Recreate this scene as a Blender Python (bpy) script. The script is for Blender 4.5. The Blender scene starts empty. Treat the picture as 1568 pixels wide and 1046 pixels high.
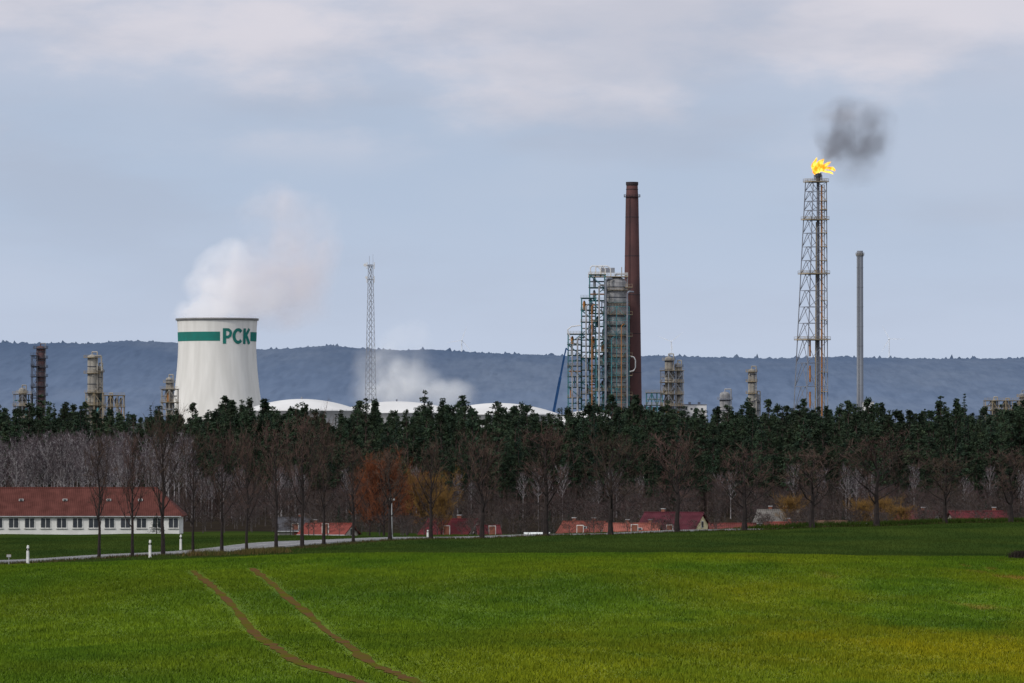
import bpy, math, random
import numpy as np
from mathutils import Vector, Matrix
random.seed(7); rng = np.random.default_rng(7)
scene = bpy.context.scene
F = 8711.0; CZ = 20.0
# image position (pixel column, pixel row, distance in metres) -> world position
def S(a, b, d): return Vector(((a-784)/F*d, d, CZ+(690-b)/F*d))
def mpp(d): return d/F

# ---------------------------------------------------------------- terrain
KU = np.array([0,400,800,1200,1568.])
KD = [150,330,420,480,545,600,640,720,790,900,1200,1550,3485,6000,15000]
KP = [[1046]*5,[868,853,847,848,857],[869,857,851,852,858],[861,852,846,845,846],[848,843,836,832,830],
 [838,829,827,820,818],[833,825,822,813,808],[826,822,820,806,797],[822,821,825,814,806],[818,818,824,820,815],
 [792]*5,[742]*5,[656]*5,[642]*5,[660]*5]
kd = np.array([-500,0]+KD, float)
kh = np.array([[-1.7]*5,[-1.7]*5]+[[-(p-690)*d/F for p in row] for d,row in zip(KD,KP)])
TD = np.arange(-500,15001,2.0)
TU = np.linspace(-400,1968,60)
tmp = np.stack([np.interp(TD,kd,kh[:,j]) for j in range(5)],1)
ker = np.exp(-0.5*(np.arange(-12,13)/5.0)**2); ker/=ker.sum()
pad = np.pad(tmp,((12,12),(0,0)),mode='edge')
tmp = np.stack([np.convolve(pad[:,j],ker,'valid') for j in range(5)],1)
HT = np.stack([np.interp(TU,KU,row) for row in tmp],0)
k2 = np.exp(-0.5*(np.arange(-4,5)/2.0)**2); k2/=k2.sum()
p2 = np.pad(HT,((0,0),(4,4)),mode='edge')
HT = np.stack([np.convolve(r,k2,'valid') for r in p2],0)
def ground_np(x,y):
    yy = np.maximum(y,60.0)
    a = np.clip(784+x/yy*F,-400,1968)
    fi = np.clip((y+500)/2.0,0,len(TD)-1.001); i=fi.astype(int); fi=fi-i
    fj = np.clip((a+400)/(TU[1]-TU[0]),0,len(TU)-1.001); j=fj.astype(int); fj=fj-j
    h = (HT[i,j]*(1-fi)*(1-fj)+HT[i+1,j]*fi*(1-fj)+HT[i,j+1]*(1-fi)*fj+HT[i+1,j+1]*fi*fj)
    h = h + 0.05*np.sin(x*0.31+y*0.05)+0.06*np.sin(x*0.13-y*0.07+2)
    h = h - 0.55*np.exp(-((y-215)/38.)**2)          # shallow hollow in front of the crest
    return h+CZ
def ground(x,y): return float(ground_np(np.array([x],float),np.array([y],float))[0])

# ---------------------------------------------------------------- materials
def newmat(name):
    m=bpy.data.materials.new(name); m.use_nodes=True
    return m,m.node_tree,m.node_tree.nodes['Principled BSDF']
def mat(name,c1,c2=None,scale=0.5,rough=0.85,metal=0.0,stretch=(1,1,1),detail=4,obrand=0.0,lo=0.35,hi=0.65,spec=0.12):
    m,nt,p=newmat(name)
    p.inputs['Roughness'].default_value=rough; p.inputs['Metallic'].default_value=metal
    p.inputs['Specular IOR Level'].default_value=spec
    if c2 is None: c2=tuple(c*0.72 for c in c1)
    tc=nt.nodes.new('ShaderNodeTexCoord'); mp=nt.nodes.new('ShaderNodeMapping'); mp.inputs['Scale'].default_value=stretch
    nt.links.new(tc.outputs['Object'],mp.inputs['Vector'])
    n=nt.nodes.new('ShaderNodeTexNoise'); n.inputs['Scale'].default_value=scale; n.inputs['Detail'].default_value=detail
    nt.links.new(mp.outputs[0],n.inputs['Vector'])
    r=nt.nodes.new('ShaderNodeMapRange'); r.inputs['From Min'].default_value=lo; r.inputs['From Max'].default_value=hi
    nt.links.new(n.outputs['Fac'],r.inputs['Value'])
    mx=nt.nodes.new('ShaderNodeMix'); mx.data_type='RGBA'
    mx.inputs['A'].default_value=(*c1,1); mx.inputs['B'].default_value=(*c2,1)
    nt.links.new(r.outputs[0],mx.inputs['Factor'])
    out=mx.outputs['Result']
    if obrand>0:
        oi=nt.nodes.new('ShaderNodeObjectInfo'); h=nt.nodes.new('ShaderNodeHueSaturation')
        r2=nt.nodes.new('ShaderNodeMapRange'); r2.inputs['To Min'].default_value=1-obrand; r2.inputs['To Max'].default_value=1+obrand
        r3=nt.nodes.new('ShaderNodeMapRange'); r3.inputs['To Min'].default_value=0.5-obrand*0.06; r3.inputs['To Max'].default_value=0.5+obrand*0.06
        nt.links.new(oi.outputs['Random'],r2.inputs['Value']); nt.links.new(r2.outputs[0],h.inputs['Value'])
        mm=nt.nodes.new('ShaderNodeMath'); mm.operation='MULTIPLY'; mm.inputs[1].default_value=7.31
        fr=nt.nodes.new('ShaderNodeMath'); fr.operation='FRACT'
        nt.links.new(oi.outputs['Random'],mm.inputs[0]); nt.links.new(mm.outputs[0],fr.inputs[0]); nt.links.new(fr.outputs[0],r3.inputs['Value'])
        nt.links.new(r3.outputs[0],h.inputs['Hue'])
        nt.links.new(out,h.inputs['Color']); out=h.outputs[0]
    nt.links.new(out,p.inputs['Base Color'])
    return m

# ---------------------------------------------------------------- mesh builder
class MB:
    def __init__(s): s.v=[]; s.f=[]; s.m=[]
    def add(s,vs,fs,m=0):
        o=len(s.v); s.v.extend([tuple(v) for v in vs]); s.f.extend([tuple(i+o for i in f) for f in fs]); s.m.extend([m]*len(fs))
    def box(s,c,size,m=0,rz=0.0):
        hx,hy,hz=size[0]/2,size[1]/2,size[2]/2; ca,sa=math.cos(rz),math.sin(rz)
        vs=[]
        for z in(-hz,hz):
            for x,y in((-hx,-hy),(hx,-hy),(hx,hy),(-hx,hy)):
                vs.append((c[0]+x*ca-y*sa,c[1]+x*sa+y*ca,c[2]+z))
        s.add(vs,[(0,3,2,1),(4,5,6,7),(0,1,5,4),(1,2,6,5),(2,3,7,6),(3,0,4,7)],m)
    def beam(s,a,b,r1,m=0,r2=None,n=4,caps=True):
        a=Vector(a);b=Vector(b); d=b-a
        if d.length<1e-6: return
        if r2 is None:r2=r1
        d.normalize(); up=Vector((0,0,1)) if abs(d.z)<0.9 else Vector((1,0,0))
        u=d.cross(up).normalized(); w=d.cross(u)
        vs=[]
        for p,r in((a,r1),(b,r2)):
            for i in range(n):
                t=2*math.pi*(i+0.5)/n
                vs.append(p+u*(r*math.cos(t))+w*(r*math.sin(t)))
        fs=[(i,(i+1)%n,n+(i+1)%n,n+i) for i in range(n)]
        if caps: fs+= [tuple(range(n-1,-1,-1)),tuple(range(n,2*n))]
        s.add(vs,fs,m)
    def path(s,pts,r,m=0,n=6):
        for a,b in zip(pts[:-1],pts[1:]): s.beam(a,b,r,m,n=n)
    def lathe(s,c,prof,m=0,n=24,mats=None):
        o=len(s.v)
        for r,z in prof:
            for i in range(n):
                t=2*math.pi*i/n; s.v.append((c[0]+r*math.cos(t),c[1]+r*math.sin(t),z))
        for k in range(len(prof)-1):
            mm = mats[k] if mats else m
            for i in range(n):
                j=(i+1)%n; s.f.append((o+k*n+i,o+k*n+j,o+(k+1)*n+j,o+(k+1)*n+i)); s.m.append(mm)
    def build(s,name,mats,parent=None,smooth=False,loc=None):
        me=bpy.data.meshes.new(name); me.from_pydata(s.v,[],s.f)
        for x in mats: me.materials.append(x)
        me.polygons.foreach_set('material_index',s.m)
        if smooth: me.polygons.foreach_set('use_smooth',[True]*len(s.f))
        me.update()
        ob=bpy.data.objects.new(name,me); scene.collection.objects.link(ob)
        if parent: ob.parent=parent
        if loc is not None: ob.location=loc
        return ob
def empty(name,loc=(0,0,0)):
    e=bpy.data.objects.new(name,None); e.location=loc; scene.collection.objects.link(e); return e
def tri_mesh(name,V,mats,faces_per=3,mi=None):
    n=len(V)//faces_per
    me=bpy.data.meshes.new(name); me.vertices.add(len(V)); me.vertices.foreach_set('co',V.astype(np.float32).ravel())
    me.loops.add(len(V)); me.loops.foreach_set('vertex_index',np.arange(len(V),dtype=np.int32))
    me.polygons.add(n); me.polygons.foreach_set('loop_start',np.arange(0,len(V),faces_per,dtype=np.int32))
    for x in mats: me.materials.append(x)
    if mi is not None: me.polygons.foreach_set('material_index',mi.astype(np.int32))
    me.update(calc_edges=True); me.validate()
    return me

# ---------------------------------------------------------------- ground sheet
def grass_material(name):
    m,nt,p=newmat(name); p.inputs['Roughness'].default_value=0.9; p.inputs['Specular IOR Level'].default_value=0.03
    L=nt.links.new
    tc=nt.nodes.new('ShaderNodeTexCoord')
    def nz(scale,detail=3,st=(1,1,1)):
        mp=nt.nodes.new('ShaderNodeMapping'); mp.inputs['Scale'].default_value=st; L(tc.outputs['Object'],mp.inputs['Vector'])
        n=nt.nodes.new('ShaderNodeTexNoise'); n.inputs['Scale'].default_value=scale; n.inputs['Detail'].default_value=detail
        L(mp.outputs[0],n.inputs['Vector']); return n.outputs['Fac']
    def mr(s,a,b,c=0,d=1):
        r=nt.nodes.new('ShaderNodeMapRange'); r.inputs['From Min'].default_value=a; r.inputs['From Max'].default_value=b
        r.inputs['To Min'].default_value=c; r.inputs['To Max'].default_value=d; L(s,r.inputs['Value']); return r.outputs[0]
    def mix(f,a,b):
        x=nt.nodes.new('ShaderNodeMix'); x.data_type='RGBA'; L(f,x.inputs['Factor'])
        for k,c in(('A',a),('B',b)):
            if isinstance(c,tuple): x.inputs[k].default_value=(*c,1)
            else: L(c,x.inputs[k])
        return x.outputs['Result']
    def math_(op,a,b):
        x=nt.nodes.new('ShaderNodeMath'); x.operation=op
        for i,c in enumerate((a,b)):
            if isinstance(c,(int,float)): x.inputs[i].default_value=c
            else: L(c,x.inputs[i])
        x.use_clamp=True; return x.outputs[0]
    sep=nt.nodes.new('ShaderNodeSeparateXYZ'); L(tc.outputs['Object'],sep.inputs[0])
    base=mix(mr(nz(0.4,5,(1,.35,1)),0.35,0.65),(0.064,0.126,0.009),(0.115,0.188,0.011))
    base=mix(math_('MULTIPLY',mr(nz(0.05,4,(1,.5,1)),.42,.62),.55),base,(0.046,0.092,0.008))
    gx=mr(sep.outputs['X'],-4,11,0.0,0.75)
    ny=mr(nz(0.09,5,(1,0.25,1)),0.40,0.62,0.0,1)
    gy=mr(sep.outputs['Y'],150,290,1.0,0.16)
    yf=math_('MULTIPLY',math_('ADD',math_('MULTIPLY',gx,gy),0.14),ny)
    yf=math_('MULTIPLY',yf,1.2)
    c=mix(yf,base,(0.265,0.235,0.007))
    fine=mr(nz(2.0,6,(1,.6,1)),0.35,0.65,0,1)
    dark=mix(math_('MULTIPLY',fine,0.5),c,(0.040,0.078,0.007))
    bare=math_('MULTIPLY',mr(nz(0.35,5,(1,.15,1)),.62,.72),mr(sep.outputs['X'],12,22))
    dark=mix(math_('MULTIPLY',bare,.8),dark,(0.20,0.12,0.03))
    L(dark,p.inputs['Base Color'])
    return m
m_grass=grass_material('winter_wheat')
m_field=mat('far_field_grass',(0.021,0.040,0.009),(0.036,0.056,0.011),scale=0.10,detail=6,rough=1,stretch=(1,0.25,1),spec=0)  # darker base colour stands in for cloud shadow over the far field
m_floor=mat('forest_floor',(0.020,0.016,0.014),(0.032,0.026,0.018),scale=0.1,spec=0)
m_plain=mat('far_plain',(0.05,0.07,0.06),(0.07,0.07,0.07),scale=0.01,spec=0)
Y=np.concatenate([np.arange(-300,140,20),np.arange(140,420,2.0),np.arange(420,1000,4.0),np.arange(1000,2000,25),np.geomspace(2000,15000,40)])
t=np.linspace(-1,1,301); X=29*np.sinh(6.2*t)
XX,YY=np.meshgrid(X,Y); ZZ=ground_np(XX,YY)
nx=len(X); ny=len(Y)
def grid_mesh(name,V,nx,ny,mats,mi=None):
    ii=(np.arange(ny-1)[:,None]*nx+np.arange(nx-1)[None,:]).ravel()
    Q=np.stack([ii,ii+1,ii+nx+1,ii+nx],1)
    me=bpy.data.meshes.new(name); me.vertices.add(len(V)); me.vertices.foreach_set('co',V.astype(np.float32).ravel())
    me.loops.add(Q.size); me.loops.foreach_set('vertex_index',Q.astype(np.int32).ravel())
    me.polygons.add(len(Q)); me.polygons.foreach_set('loop_start',np.arange(0,Q.size,4,dtype=np.int32))
    for x in mats: me.materials.append(x)
    if mi is not None: me.polygons.foreach_set('material_index',mi.astype(np.int32))
    me.polygons.foreach_set('use_smooth',np.ones(len(Q),bool)); me.update(calc_edges=True)
    o=bpy.data.objects.new(name,me); scene.collection.objects.link(o); return o
yc=np.repeat((Y[:-1]+Y[1:])/2,nx-1)
grid_mesh('ground',np.stack([XX,YY,ZZ],-1).reshape(-1,3),nx,ny,(m_grass,m_field,m_floor,m_plain),np.where(yc<352,0,np.where(yc<940,1,np.where(yc<1900,2,3))))

# ---------------------------------------------------------------- tyre tracks
def find_d(a,b):
    lo,hi=140.,332.
    for _ in range(30):
        mid=(lo+hi)/2; x=(a-784)/F*mid; p=690-(ground(x,mid)-CZ)*F/mid
        if p>b: lo=mid
        else: hi=mid
    return lo
tr=[[(296,874),(302,880),(330,902),(368,942),(408,983),(452,1012),(520,1034),(575,1052)],
    [(386,870),(396,878),(432,908),(474,942),(512,975),(560,1010),(612,1034),(650,1050)]]
tracks=[]
for T in tr:
    pts=[]
    for a,b in T:
        d=find_d(a,b); pts.append(((a-784)/F*d,d))
    q=[]
    n=len(pts)
    for i in range(n-1):
        p0=pts[max(i-1,0)];p1=pts[i];p2_=pts[i+1];p3=pts[min(i+2,n-1)]
        for k in range(12):
            s=k/12
            q.append(tuple(0.5*((2*p1[c])+(-p0[c]+p2_[c])*s+(2*p0[c]-5*p1[c]+4*p2_[c]-p3[c])*s*s+(-p0[c]+3*p1[c]-3*p2_[c]+p3[c])*s**3) for c in(0,1)))
    tracks.append(q)
m_soil=mat('track_soil',(0.105,0.058,0.026),(0.085,0.080,0.012),scale=0.35,detail=6,rough=1,spec=0,lo=.42,hi=.6)
mb=MB()
for q in tracks:
    w=0.19; prev=None
    for i in range(len(q)):
        a=Vector(q[max(i-1,0)]);b=Vector(q[min(i+1,len(q)-1)]); d=(b-a).normalized(); nrm=Vector((-d.y,d.x))
        p=Vector(q[i]); ww=w*(0.5+0.9*random.random())
        l=p+nrm*ww; r=p-nrm*ww
        cur=[(l.x,l.y,ground(l.x,l.y)+0.02),(r.x,r.y,ground(r.x,r.y)+0.02)]
        if prev: mb.add(prev+cur,[(0,1,3,2)],0)
        prev=cur
mb.build('tyre_tracks',[m_soil])

# ---------------------------------------------------------------- crop blades
N=560000
d=np.sqrt(rng.uniform(142**2,350**2,N)); u=rng.uniform(-0.1,0.1,N)
x=u*d; y=d
dist=np.full(N,9.0)
for q in tracks:
    for i in range(0,len(q)-1,2):
        ax,ay=q[i];bx,by=q[min(i+2,len(q)-1)]; L2=(bx-ax)**2+(by-ay)**2+1e-9
        s=np.clip(((x-ax)*(bx-ax)+(y-ay)*(by-ay))/L2,0,1)
        dist=np.minimum(dist,np.hypot(x-ax-s*(bx-ax),y-ay-s*(by-ay)))
keep=(dist>rng.uniform(0.08,0.42,N))|(rng.random(N)<.04)
x=x[keep];y=y[keep];dist=dist[keep];N=len(x)
z=ground_np(x,y)
hh=rng.uniform(0.05,0.14,N)*(0.75+0.5*np.sin(x*0.7+np.sin(y*0.11)*2)**2)*np.clip(dist*1.6,.35,1); ww=rng.uniform(0.018,0.036,N); yaw=rng.uniform(0,math.pi,N)
lx=rng.normal(0,0.05,N);ly=rng.normal(0,0.05,N)
V=np.empty((N,3,3)); 
V[:,0]=np.stack([x-np.cos(yaw)*ww,y-np.sin(yaw)*ww,z-0.02],1)
V[:,1]=np.stack([x+np.cos(yaw)*ww,y+np.sin(yaw)*ww,z-0.02],1)
V[:,2]=np.stack([x+lx,y+ly,z+hh],1)
me=tri_mesh('crop_grass',V.reshape(-1,3),[m_grass])
o=bpy.data.objects.new('crop_grass',me); scene.collection.objects.link(o)

# ---------------------------------------------------------------- hills
ra=[-300,0,60,100,150,200,250,300,360,400,450,500,560,620,660,750,860,900,1000,1060,1180,1250,1400,1568,1900]
rb=[520,521,523,522,524,519,521,523,530,533,531,527,531,534,532,538,541,545,541,543,546,543,546,546,548]
hx=np.concatenate([np.arange(-3500,-700,25),np.arange(-700,700,2.5),np.arange(700,3501,25)])
hy=np.concatenate([np.linspace(4500,5900,50),np.arange(5910,6170,10),np.arange(6170,6231,6),np.linspace(6250,7800,20)])
HX,HY=np.meshgrid(hx,hy)
ridge=(690-np.interp(784+HX/6200*F,ra,rb))/F*6200 + 6*np.sin(HX*0.004)*(np.abs(HX)>700)-4.0
s=np.clip((HY-4500)/1700,0,1); prof=s*s*(3-2*s)
prof=np.where(HY>6200,1-0.25*((HY-6200)/1600)**1,prof)
base=ground_np(HX,HY)-CZ-3
big=np.zeros_like(HX)
for k in range(10):
    fx,fy,ph=rng.uniform(0.002,0.012),rng.uniform(0.001,0.004),rng.uniform(0,6)
    big+=np.sin(HX*fx+HY*fy+ph)*0.8
crest=np.exp(-((HY-6200)/28.)**2)
trees=rng.normal(0,1.0,HX.shape); trees=(trees+np.roll(trees,1,1))*.7+np.maximum(0,rng.normal(-1.4,1.9,HX.shape))
soft=rng.normal(0,.5,HX.shape)
HZ=CZ+base+(ridge-base+big*0.5)*prof+trees*crest*1.2+soft*np.clip(prof*3,0,1)
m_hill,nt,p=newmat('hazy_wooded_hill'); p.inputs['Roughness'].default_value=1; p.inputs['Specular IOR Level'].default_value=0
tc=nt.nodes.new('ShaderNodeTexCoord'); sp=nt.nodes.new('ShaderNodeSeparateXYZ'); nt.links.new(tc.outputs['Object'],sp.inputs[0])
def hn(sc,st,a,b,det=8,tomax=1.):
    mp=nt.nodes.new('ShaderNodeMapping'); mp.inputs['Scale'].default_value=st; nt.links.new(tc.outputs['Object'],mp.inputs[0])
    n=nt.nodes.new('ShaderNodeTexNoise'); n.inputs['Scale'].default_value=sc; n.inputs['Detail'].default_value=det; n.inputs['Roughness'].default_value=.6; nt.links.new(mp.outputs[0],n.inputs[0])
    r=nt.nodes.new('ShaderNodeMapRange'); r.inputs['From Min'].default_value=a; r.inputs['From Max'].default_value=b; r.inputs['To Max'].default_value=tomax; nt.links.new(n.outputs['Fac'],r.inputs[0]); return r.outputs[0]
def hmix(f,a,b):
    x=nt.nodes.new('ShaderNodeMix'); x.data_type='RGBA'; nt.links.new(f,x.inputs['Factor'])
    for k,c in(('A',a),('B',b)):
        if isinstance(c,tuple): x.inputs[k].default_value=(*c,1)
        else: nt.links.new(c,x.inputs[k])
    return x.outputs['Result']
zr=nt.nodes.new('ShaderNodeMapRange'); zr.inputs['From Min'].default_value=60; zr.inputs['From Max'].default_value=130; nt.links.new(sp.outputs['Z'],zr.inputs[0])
c=hmix(zr.outputs[0],(0.138,0.184,0.272),(0.083,0.120,0.192))  # distance haze painted into the base colour: bluish, paler low down, darker at the top
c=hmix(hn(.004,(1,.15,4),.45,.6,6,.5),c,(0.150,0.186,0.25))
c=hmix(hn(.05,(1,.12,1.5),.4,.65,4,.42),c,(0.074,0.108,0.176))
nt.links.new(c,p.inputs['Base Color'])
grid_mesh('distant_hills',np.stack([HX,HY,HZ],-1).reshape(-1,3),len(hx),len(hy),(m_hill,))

# ---------------------------------------------------------------- bare trees
m_bark=mat('dark_bark',(0.022,0.018,0.018),(0.036,0.028,0.026),scale=3)
m_twig=mat('reddish_twigs',(0.100,0.064,0.050),(0.068,0.045,0.038),scale=1.0,obrand=0.25)
m_ftwig=mat('forest_twigs',(0.044,0.032,0.034),(0.068,0.046,0.038),scale=0.3,obrand=0.5)
m_fbark=mat('forest_bark',(0.06,0.052,0.05),(0.09,0.077,0.073),scale=0.6)
m_birch=mat('birch_bark',(0.34,0.32,0.33),(0.13,0.12,0.12),scale=1.2,stretch=(1,1,2))
m_btwig=mat('birch_twigs',(0.075,0.060,0.068),(0.095,0.075,0.082),scale=0.3,obrand=0.25)
m_orange=mat('willow_orange_twigs',(0.19,0.062,0.028),(0.12,0.045,0.024),scale=0.5)
m_gold=mat('willow_golden_twigs',(0.22,0.125,0.035),(0.15,0.085,0.03),scale=0.5)
def rvec(s=1.0): return Vector((random.gauss(0,s),random.gauss(0,s),random.gauss(0,s)))
def bare_tree(name,seed,H=12.0,W=2.4,n1=24,n2=7,n3=6,n4=3,trunk_r=0.17,first=0.24,up=0.55,tw=0.013,mats=None,top=1.0,br=.34):
    random.seed(seed); mb=MB()
    pts=[Vector((0,0,-0.3))]; nseg=8
    for i in range(1,nseg+1):
        h=H*0.93*i/nseg
        pts.append(Vector((random.gauss(0,0.05)*i*0.35,random.gauss(0,0.05)*i*0.35,h)))
    def tp(f):
        q=f*nseg; i=min(int(q),nseg-1); return pts[i].lerp(pts[i+1],q-i)
    for i in range(nseg):
        mb.beam(pts[i],pts[i+1],trunk_r*(1-0.88*i/nseg)*(1.25 if i==0 else 1),0,r2=trunk_r*(1-0.88*(i+1)/nseg),n=6,caps=False)
    for k in range(n1):
        f=first+(0.95-first)*((k+random.random()*0.8)/n1)
        st=tp(f)
        az=k*2.4+random.uniform(-0.5,0.5)
        g=(f-first)/(1-first)
        wid=W*(0.55+1.35*math.sin(math.pi*min(1,(g*0.8+0.22)))**1.0*0.75)*(0.75+0.5*random.random())
        if g>0.75: wid*=0.62
        ln=wid*1.25
        dirv=Vector((math.cos(az),math.sin(az),up+0.35*g+random.uniform(-.1,.2))).normalized()
        p=st; r=trunk_r*br*(1-0.6*g); seg=5; bp=[p]
        for j in range(seg):
            dirv=(dirv+Vector((0,0,0.2))+rvec(0.08)).normalized()
            q=p+dirv*ln/seg
            if q.z>H*top: q.z=H*top-random.random()*0.4
            mb.beam(p,q,r*(1-j/seg*0.8),0,r2=r*(1-(j+1)/seg*0.8),n=4,caps=False); p=q; bp.append(p)
        for j in range(n2):
            s=random.uniform(0.2,1.0)*seg; i=min(int(s),seg-1); a=bp[i].lerp(bp[i+1],s-i)
            dd=(dirv*0.7+rvec(0.55)+Vector((0,0,0.35))).normalized(); l2=ln*random.uniform(0.28,0.5)
            b=a+dd*l2; mid=a.lerp(b,.5)+rvec(0.05)
            mb.beam(a,mid,tw*2.2,0,r2=tw*1.6,n=3,caps=False); mb.beam(mid,b,tw*1.6,1,r2=tw,n=3,caps=False)
            for k3 in range(n3):
                a3=a.lerp(b,random.uniform(0.2,1)); d3=(dd*0.7+rvec(0.5)+Vector((0,0,0.3))).normalized()
                b3=a3+d3*l2*random.uniform(0.35,0.6)
                mb.beam(a3,b3,tw,1,r2=tw*0.6,n=3,caps=False)
                for k4 in range(n4):
                    a4=a3.lerp(b3,random.uniform(0.2,1)); b4=a4+(d3*0.7+rvec(0.5)+Vector((0,0,.25))).normalized()*l2*0.28
                    mb.beam(a4,b4,tw*0.7,1,r2=tw*0.4,n=3,caps=False)
    me=bpy.data.meshes.new(name); me.from_pydata(mb.v,[],mb.f)
    for m in (mats or (m_bark,m_twig)): me.materials.append(m)
    me.polygons.foreach_set('material_index',mb.m); me.update(); return me
av=[bare_tree('linden_mesh_%d'%i,20+i,H=12,W=2.0+0.15*(i%3),n1=18,n2=6,n3=4,n4=3,trunk_r=.22,up=.75,br=.36,first=.25,tw=.012) for i in range(10)]
row=[(152,480,662,60),(203,490,672,58),(250,500,640,74),(296,512,668,56),(340,524,658,62),(378,536,665,56),(423,548,650,62),(463,560,635,66),(496,572,650,66),(541,586,676,56),
 (597,598,682,68),(660,610,682,64),(738,622,672,84),(836,634,655,96),(935,645,665,90),(1037,656,672,88),(1140,668,684,92),(1243,680,686,98),(1342,692,672,100),(1447,705,696,92),(1548,718,688,90)]
random.seed(3)
tl=[]
for i,(a,d,topb,wpx) in enumerate(row):
    x=(a-784)/F*d; z=ground(x,d); H=CZ+(690-topb)/F*d-z
    o=bpy.data.objects.new('linden_tree',av[i%10]); scene.collection.objects.link(o)
    o.location=(x,d,z); sc=H/12.0; wx=wpx*d/F/4.9
    o.scale=(wx,wx,sc); o.rotation_euler=(0,0,random.uniform(0,6.28)); tl.append((x,d))

# ---------------------------------------------------------------- road beside the avenue
m_asph=mat('asphalt',(0.16,0.16,0.17),(0.21,0.21,0.215),scale=0.6,rough=0.95,spec=.05)
m_line=mat('road_paint',(0.7,0.7,0.68),scale=1)
d0=(Vector(tl[0])-Vector(tl[3])).normalized()
ext=[tuple(Vector(tl[0])+d0*k) for k in (90,60,30)]
ctrl=[Vector(p) for p in ext+tl]+[Vector(tl[-1])+(Vector(tl[-1])-Vector(tl[-2])).normalized()*k for k in(60,200)]
cc=[]
for i,p in enumerate(ctrl):
    a=ctrl[max(i-2,0)];b=ctrl[min(i+2,len(ctrl)-1)]; dd=(b-a).normalized(); cc.append(p+Vector((-dd.y,dd.x))*5.2)
fine=[]
for a,b in zip(cc[:-1],cc[1:]):
    n=max(2,int((b-a).length/3))
    for k in range(n): fine.append(a.lerp(b,k/n))
def ribbon(mb,offs,dz,m,dash=False):
    prev=None
    for i in range(1,len(fine)-1):
        dd=(fine[i+1]-fine[i-1]).normalized(); nr=Vector((-dd.y,dd.x)); cur=[]
        for o_ in offs:
            p=fine[i]+nr*o_; cur.append((p.x,p.y,ground(p.x,p.y)+dz if abs(o_)<=3.1 else ground(p.x,p.y)-0.1))
        if prev and not(dash and i%4<2):
            n=len(offs); mb.add(prev+cur,[(k,k+1,n+k+1,n+k) for k in range(n-1)],m)
        prev=cur
mb=MB(); ribbon(mb,[-3.4,-3.0,-1.5,0,1.5,3.0,3.4],0.14,0); ribbon(mb,[-2.8,-2.68],0.16,1); ribbon(mb,[2.68,2.8],0.16,1); ribbon(mb,[-0.06,0.06],0.16,1,True)
mb.build('road',[m_asph,m_line])

m_dry=mat('dry_grass',(0.12,0.085,0.035),(0.06,0.07,0.02),scale=0.6,spec=0)
def tufts(name,pts,h,w,mt,n,spread):
    P=np.array(pts); idx=rng.integers(0,len(P),n); x=P[idx,0]+rng.normal(0,spread[0],n); y=P[idx,1]+rng.normal(0,spread[1],n); z=ground_np(x,y)
    hh=rng.uniform(0.4,1,n)*h; yaw=rng.uniform(0,3.14,n); V=np.empty((n,3,3))
    V[:,0]=np.stack([x-np.cos(yaw)*w,y-np.sin(yaw)*w,z-0.03],1); V[:,1]=np.stack([x+np.cos(yaw)*w,y+np.sin(yaw)*w,z-0.03],1)
    V[:,2]=np.stack([x+rng.normal(0,h*.25,n),y+rng.normal(0,h*.25,n),z+hh],1)
    me=tri_mesh(name,V.reshape(-1,3),[mt]); o=bpy.data.objects.new(name,me); scene.collection.objects.link(o)
vp=[(p.x+5.2+random.uniform(-.5,.5),p.y-1.0) for p in fine[10:150]]
tufts('verge_grass',vp,0.3,0.04,mat('verge',(0.045,0.055,0.018),(0.075,0.055,0.028),scale=0.5,spec=0),14000,(0.6,1.2))
vp=[(p.x,p.y-4.6) for p in fine[95:]]
tufts('roadside_grass_bank',vp,0.75,0.06,m_field,34000,(1.6,.5))
bx=[((a-784)/F*dd,dd) for a,dd in ((375,500),(385,502),(395,504),(405,506),(415,502),(425,505),(300,490),(312,492),(330,494))]
tufts('roadside_dry_grass',bx,0.7,0.03,m_dry,3000,(0.6,1.2))
n=60000; dd_=rng.uniform(420,760,n); uu=rng.uniform(-.1,.1,n); xx=uu*dd_
V=np.empty((n,3,3)); zz_=ground_np(xx,dd_); hh=rng.uniform(.05,.2,n)
V[:,0]=np.stack([xx-.05,dd_,zz_-.02],1);V[:,1]=np.stack([xx+.05,dd_,zz_-.02],1);V[:,2]=np.stack([xx+rng.normal(0,.06,n),dd_+.02,zz_+hh],1)
rp=np.array([(p.x,p.y) for p in fine[::3]]); dm=np.full(n,99.)
for q in rp: dm=np.minimum(dm,np.hypot(xx-q[0],dd_-q[1]))
V=V[dm>5.8]
me=tri_mesh('far_field_crop',V.reshape(-1,3),[m_field]); o=bpy.data.objects.new('far_field_crop',me); scene.collection.objects.link(o)
m_white=mat('white_plastic',(0.75,0.75,0.73),(0.6,0.6,0.58),scale=3); m_black=mat('black_band',(0.02,0.02,0.02),scale=3)
for a,b,d in ((43,862,452),(230,858,478),(277,840,556),(655,826,640)):
    x=(a-784)/F*d; z=ground(x,d); mb=MB(); hgt=1.5 if a<600 else .9
    mb.beam((0,0,-0.1),(0,0,hgt*0.72),0.12,0,r2=0.11,n=6); mb.beam((0,0,hgt*0.72),(0,0,hgt*0.84),0.112,1,n=6); mb.beam((0,0,hgt*0.84),(0.02,0,hgt),0.11,0,r2=0.08,n=6)
    mb.box((0,-0.1,hgt*0.78),(0.05,0.03,0.12),0)
    mb.build('delineator_post',[m_white,m_black],loc=(x,d,z))
m_galv=mat('galvanised_steel',(0.42,0.43,0.44),(0.3,0.31,0.32),scale=1)
x=(600-784)/F*604; z=ground(x,604); mb=MB()
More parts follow.
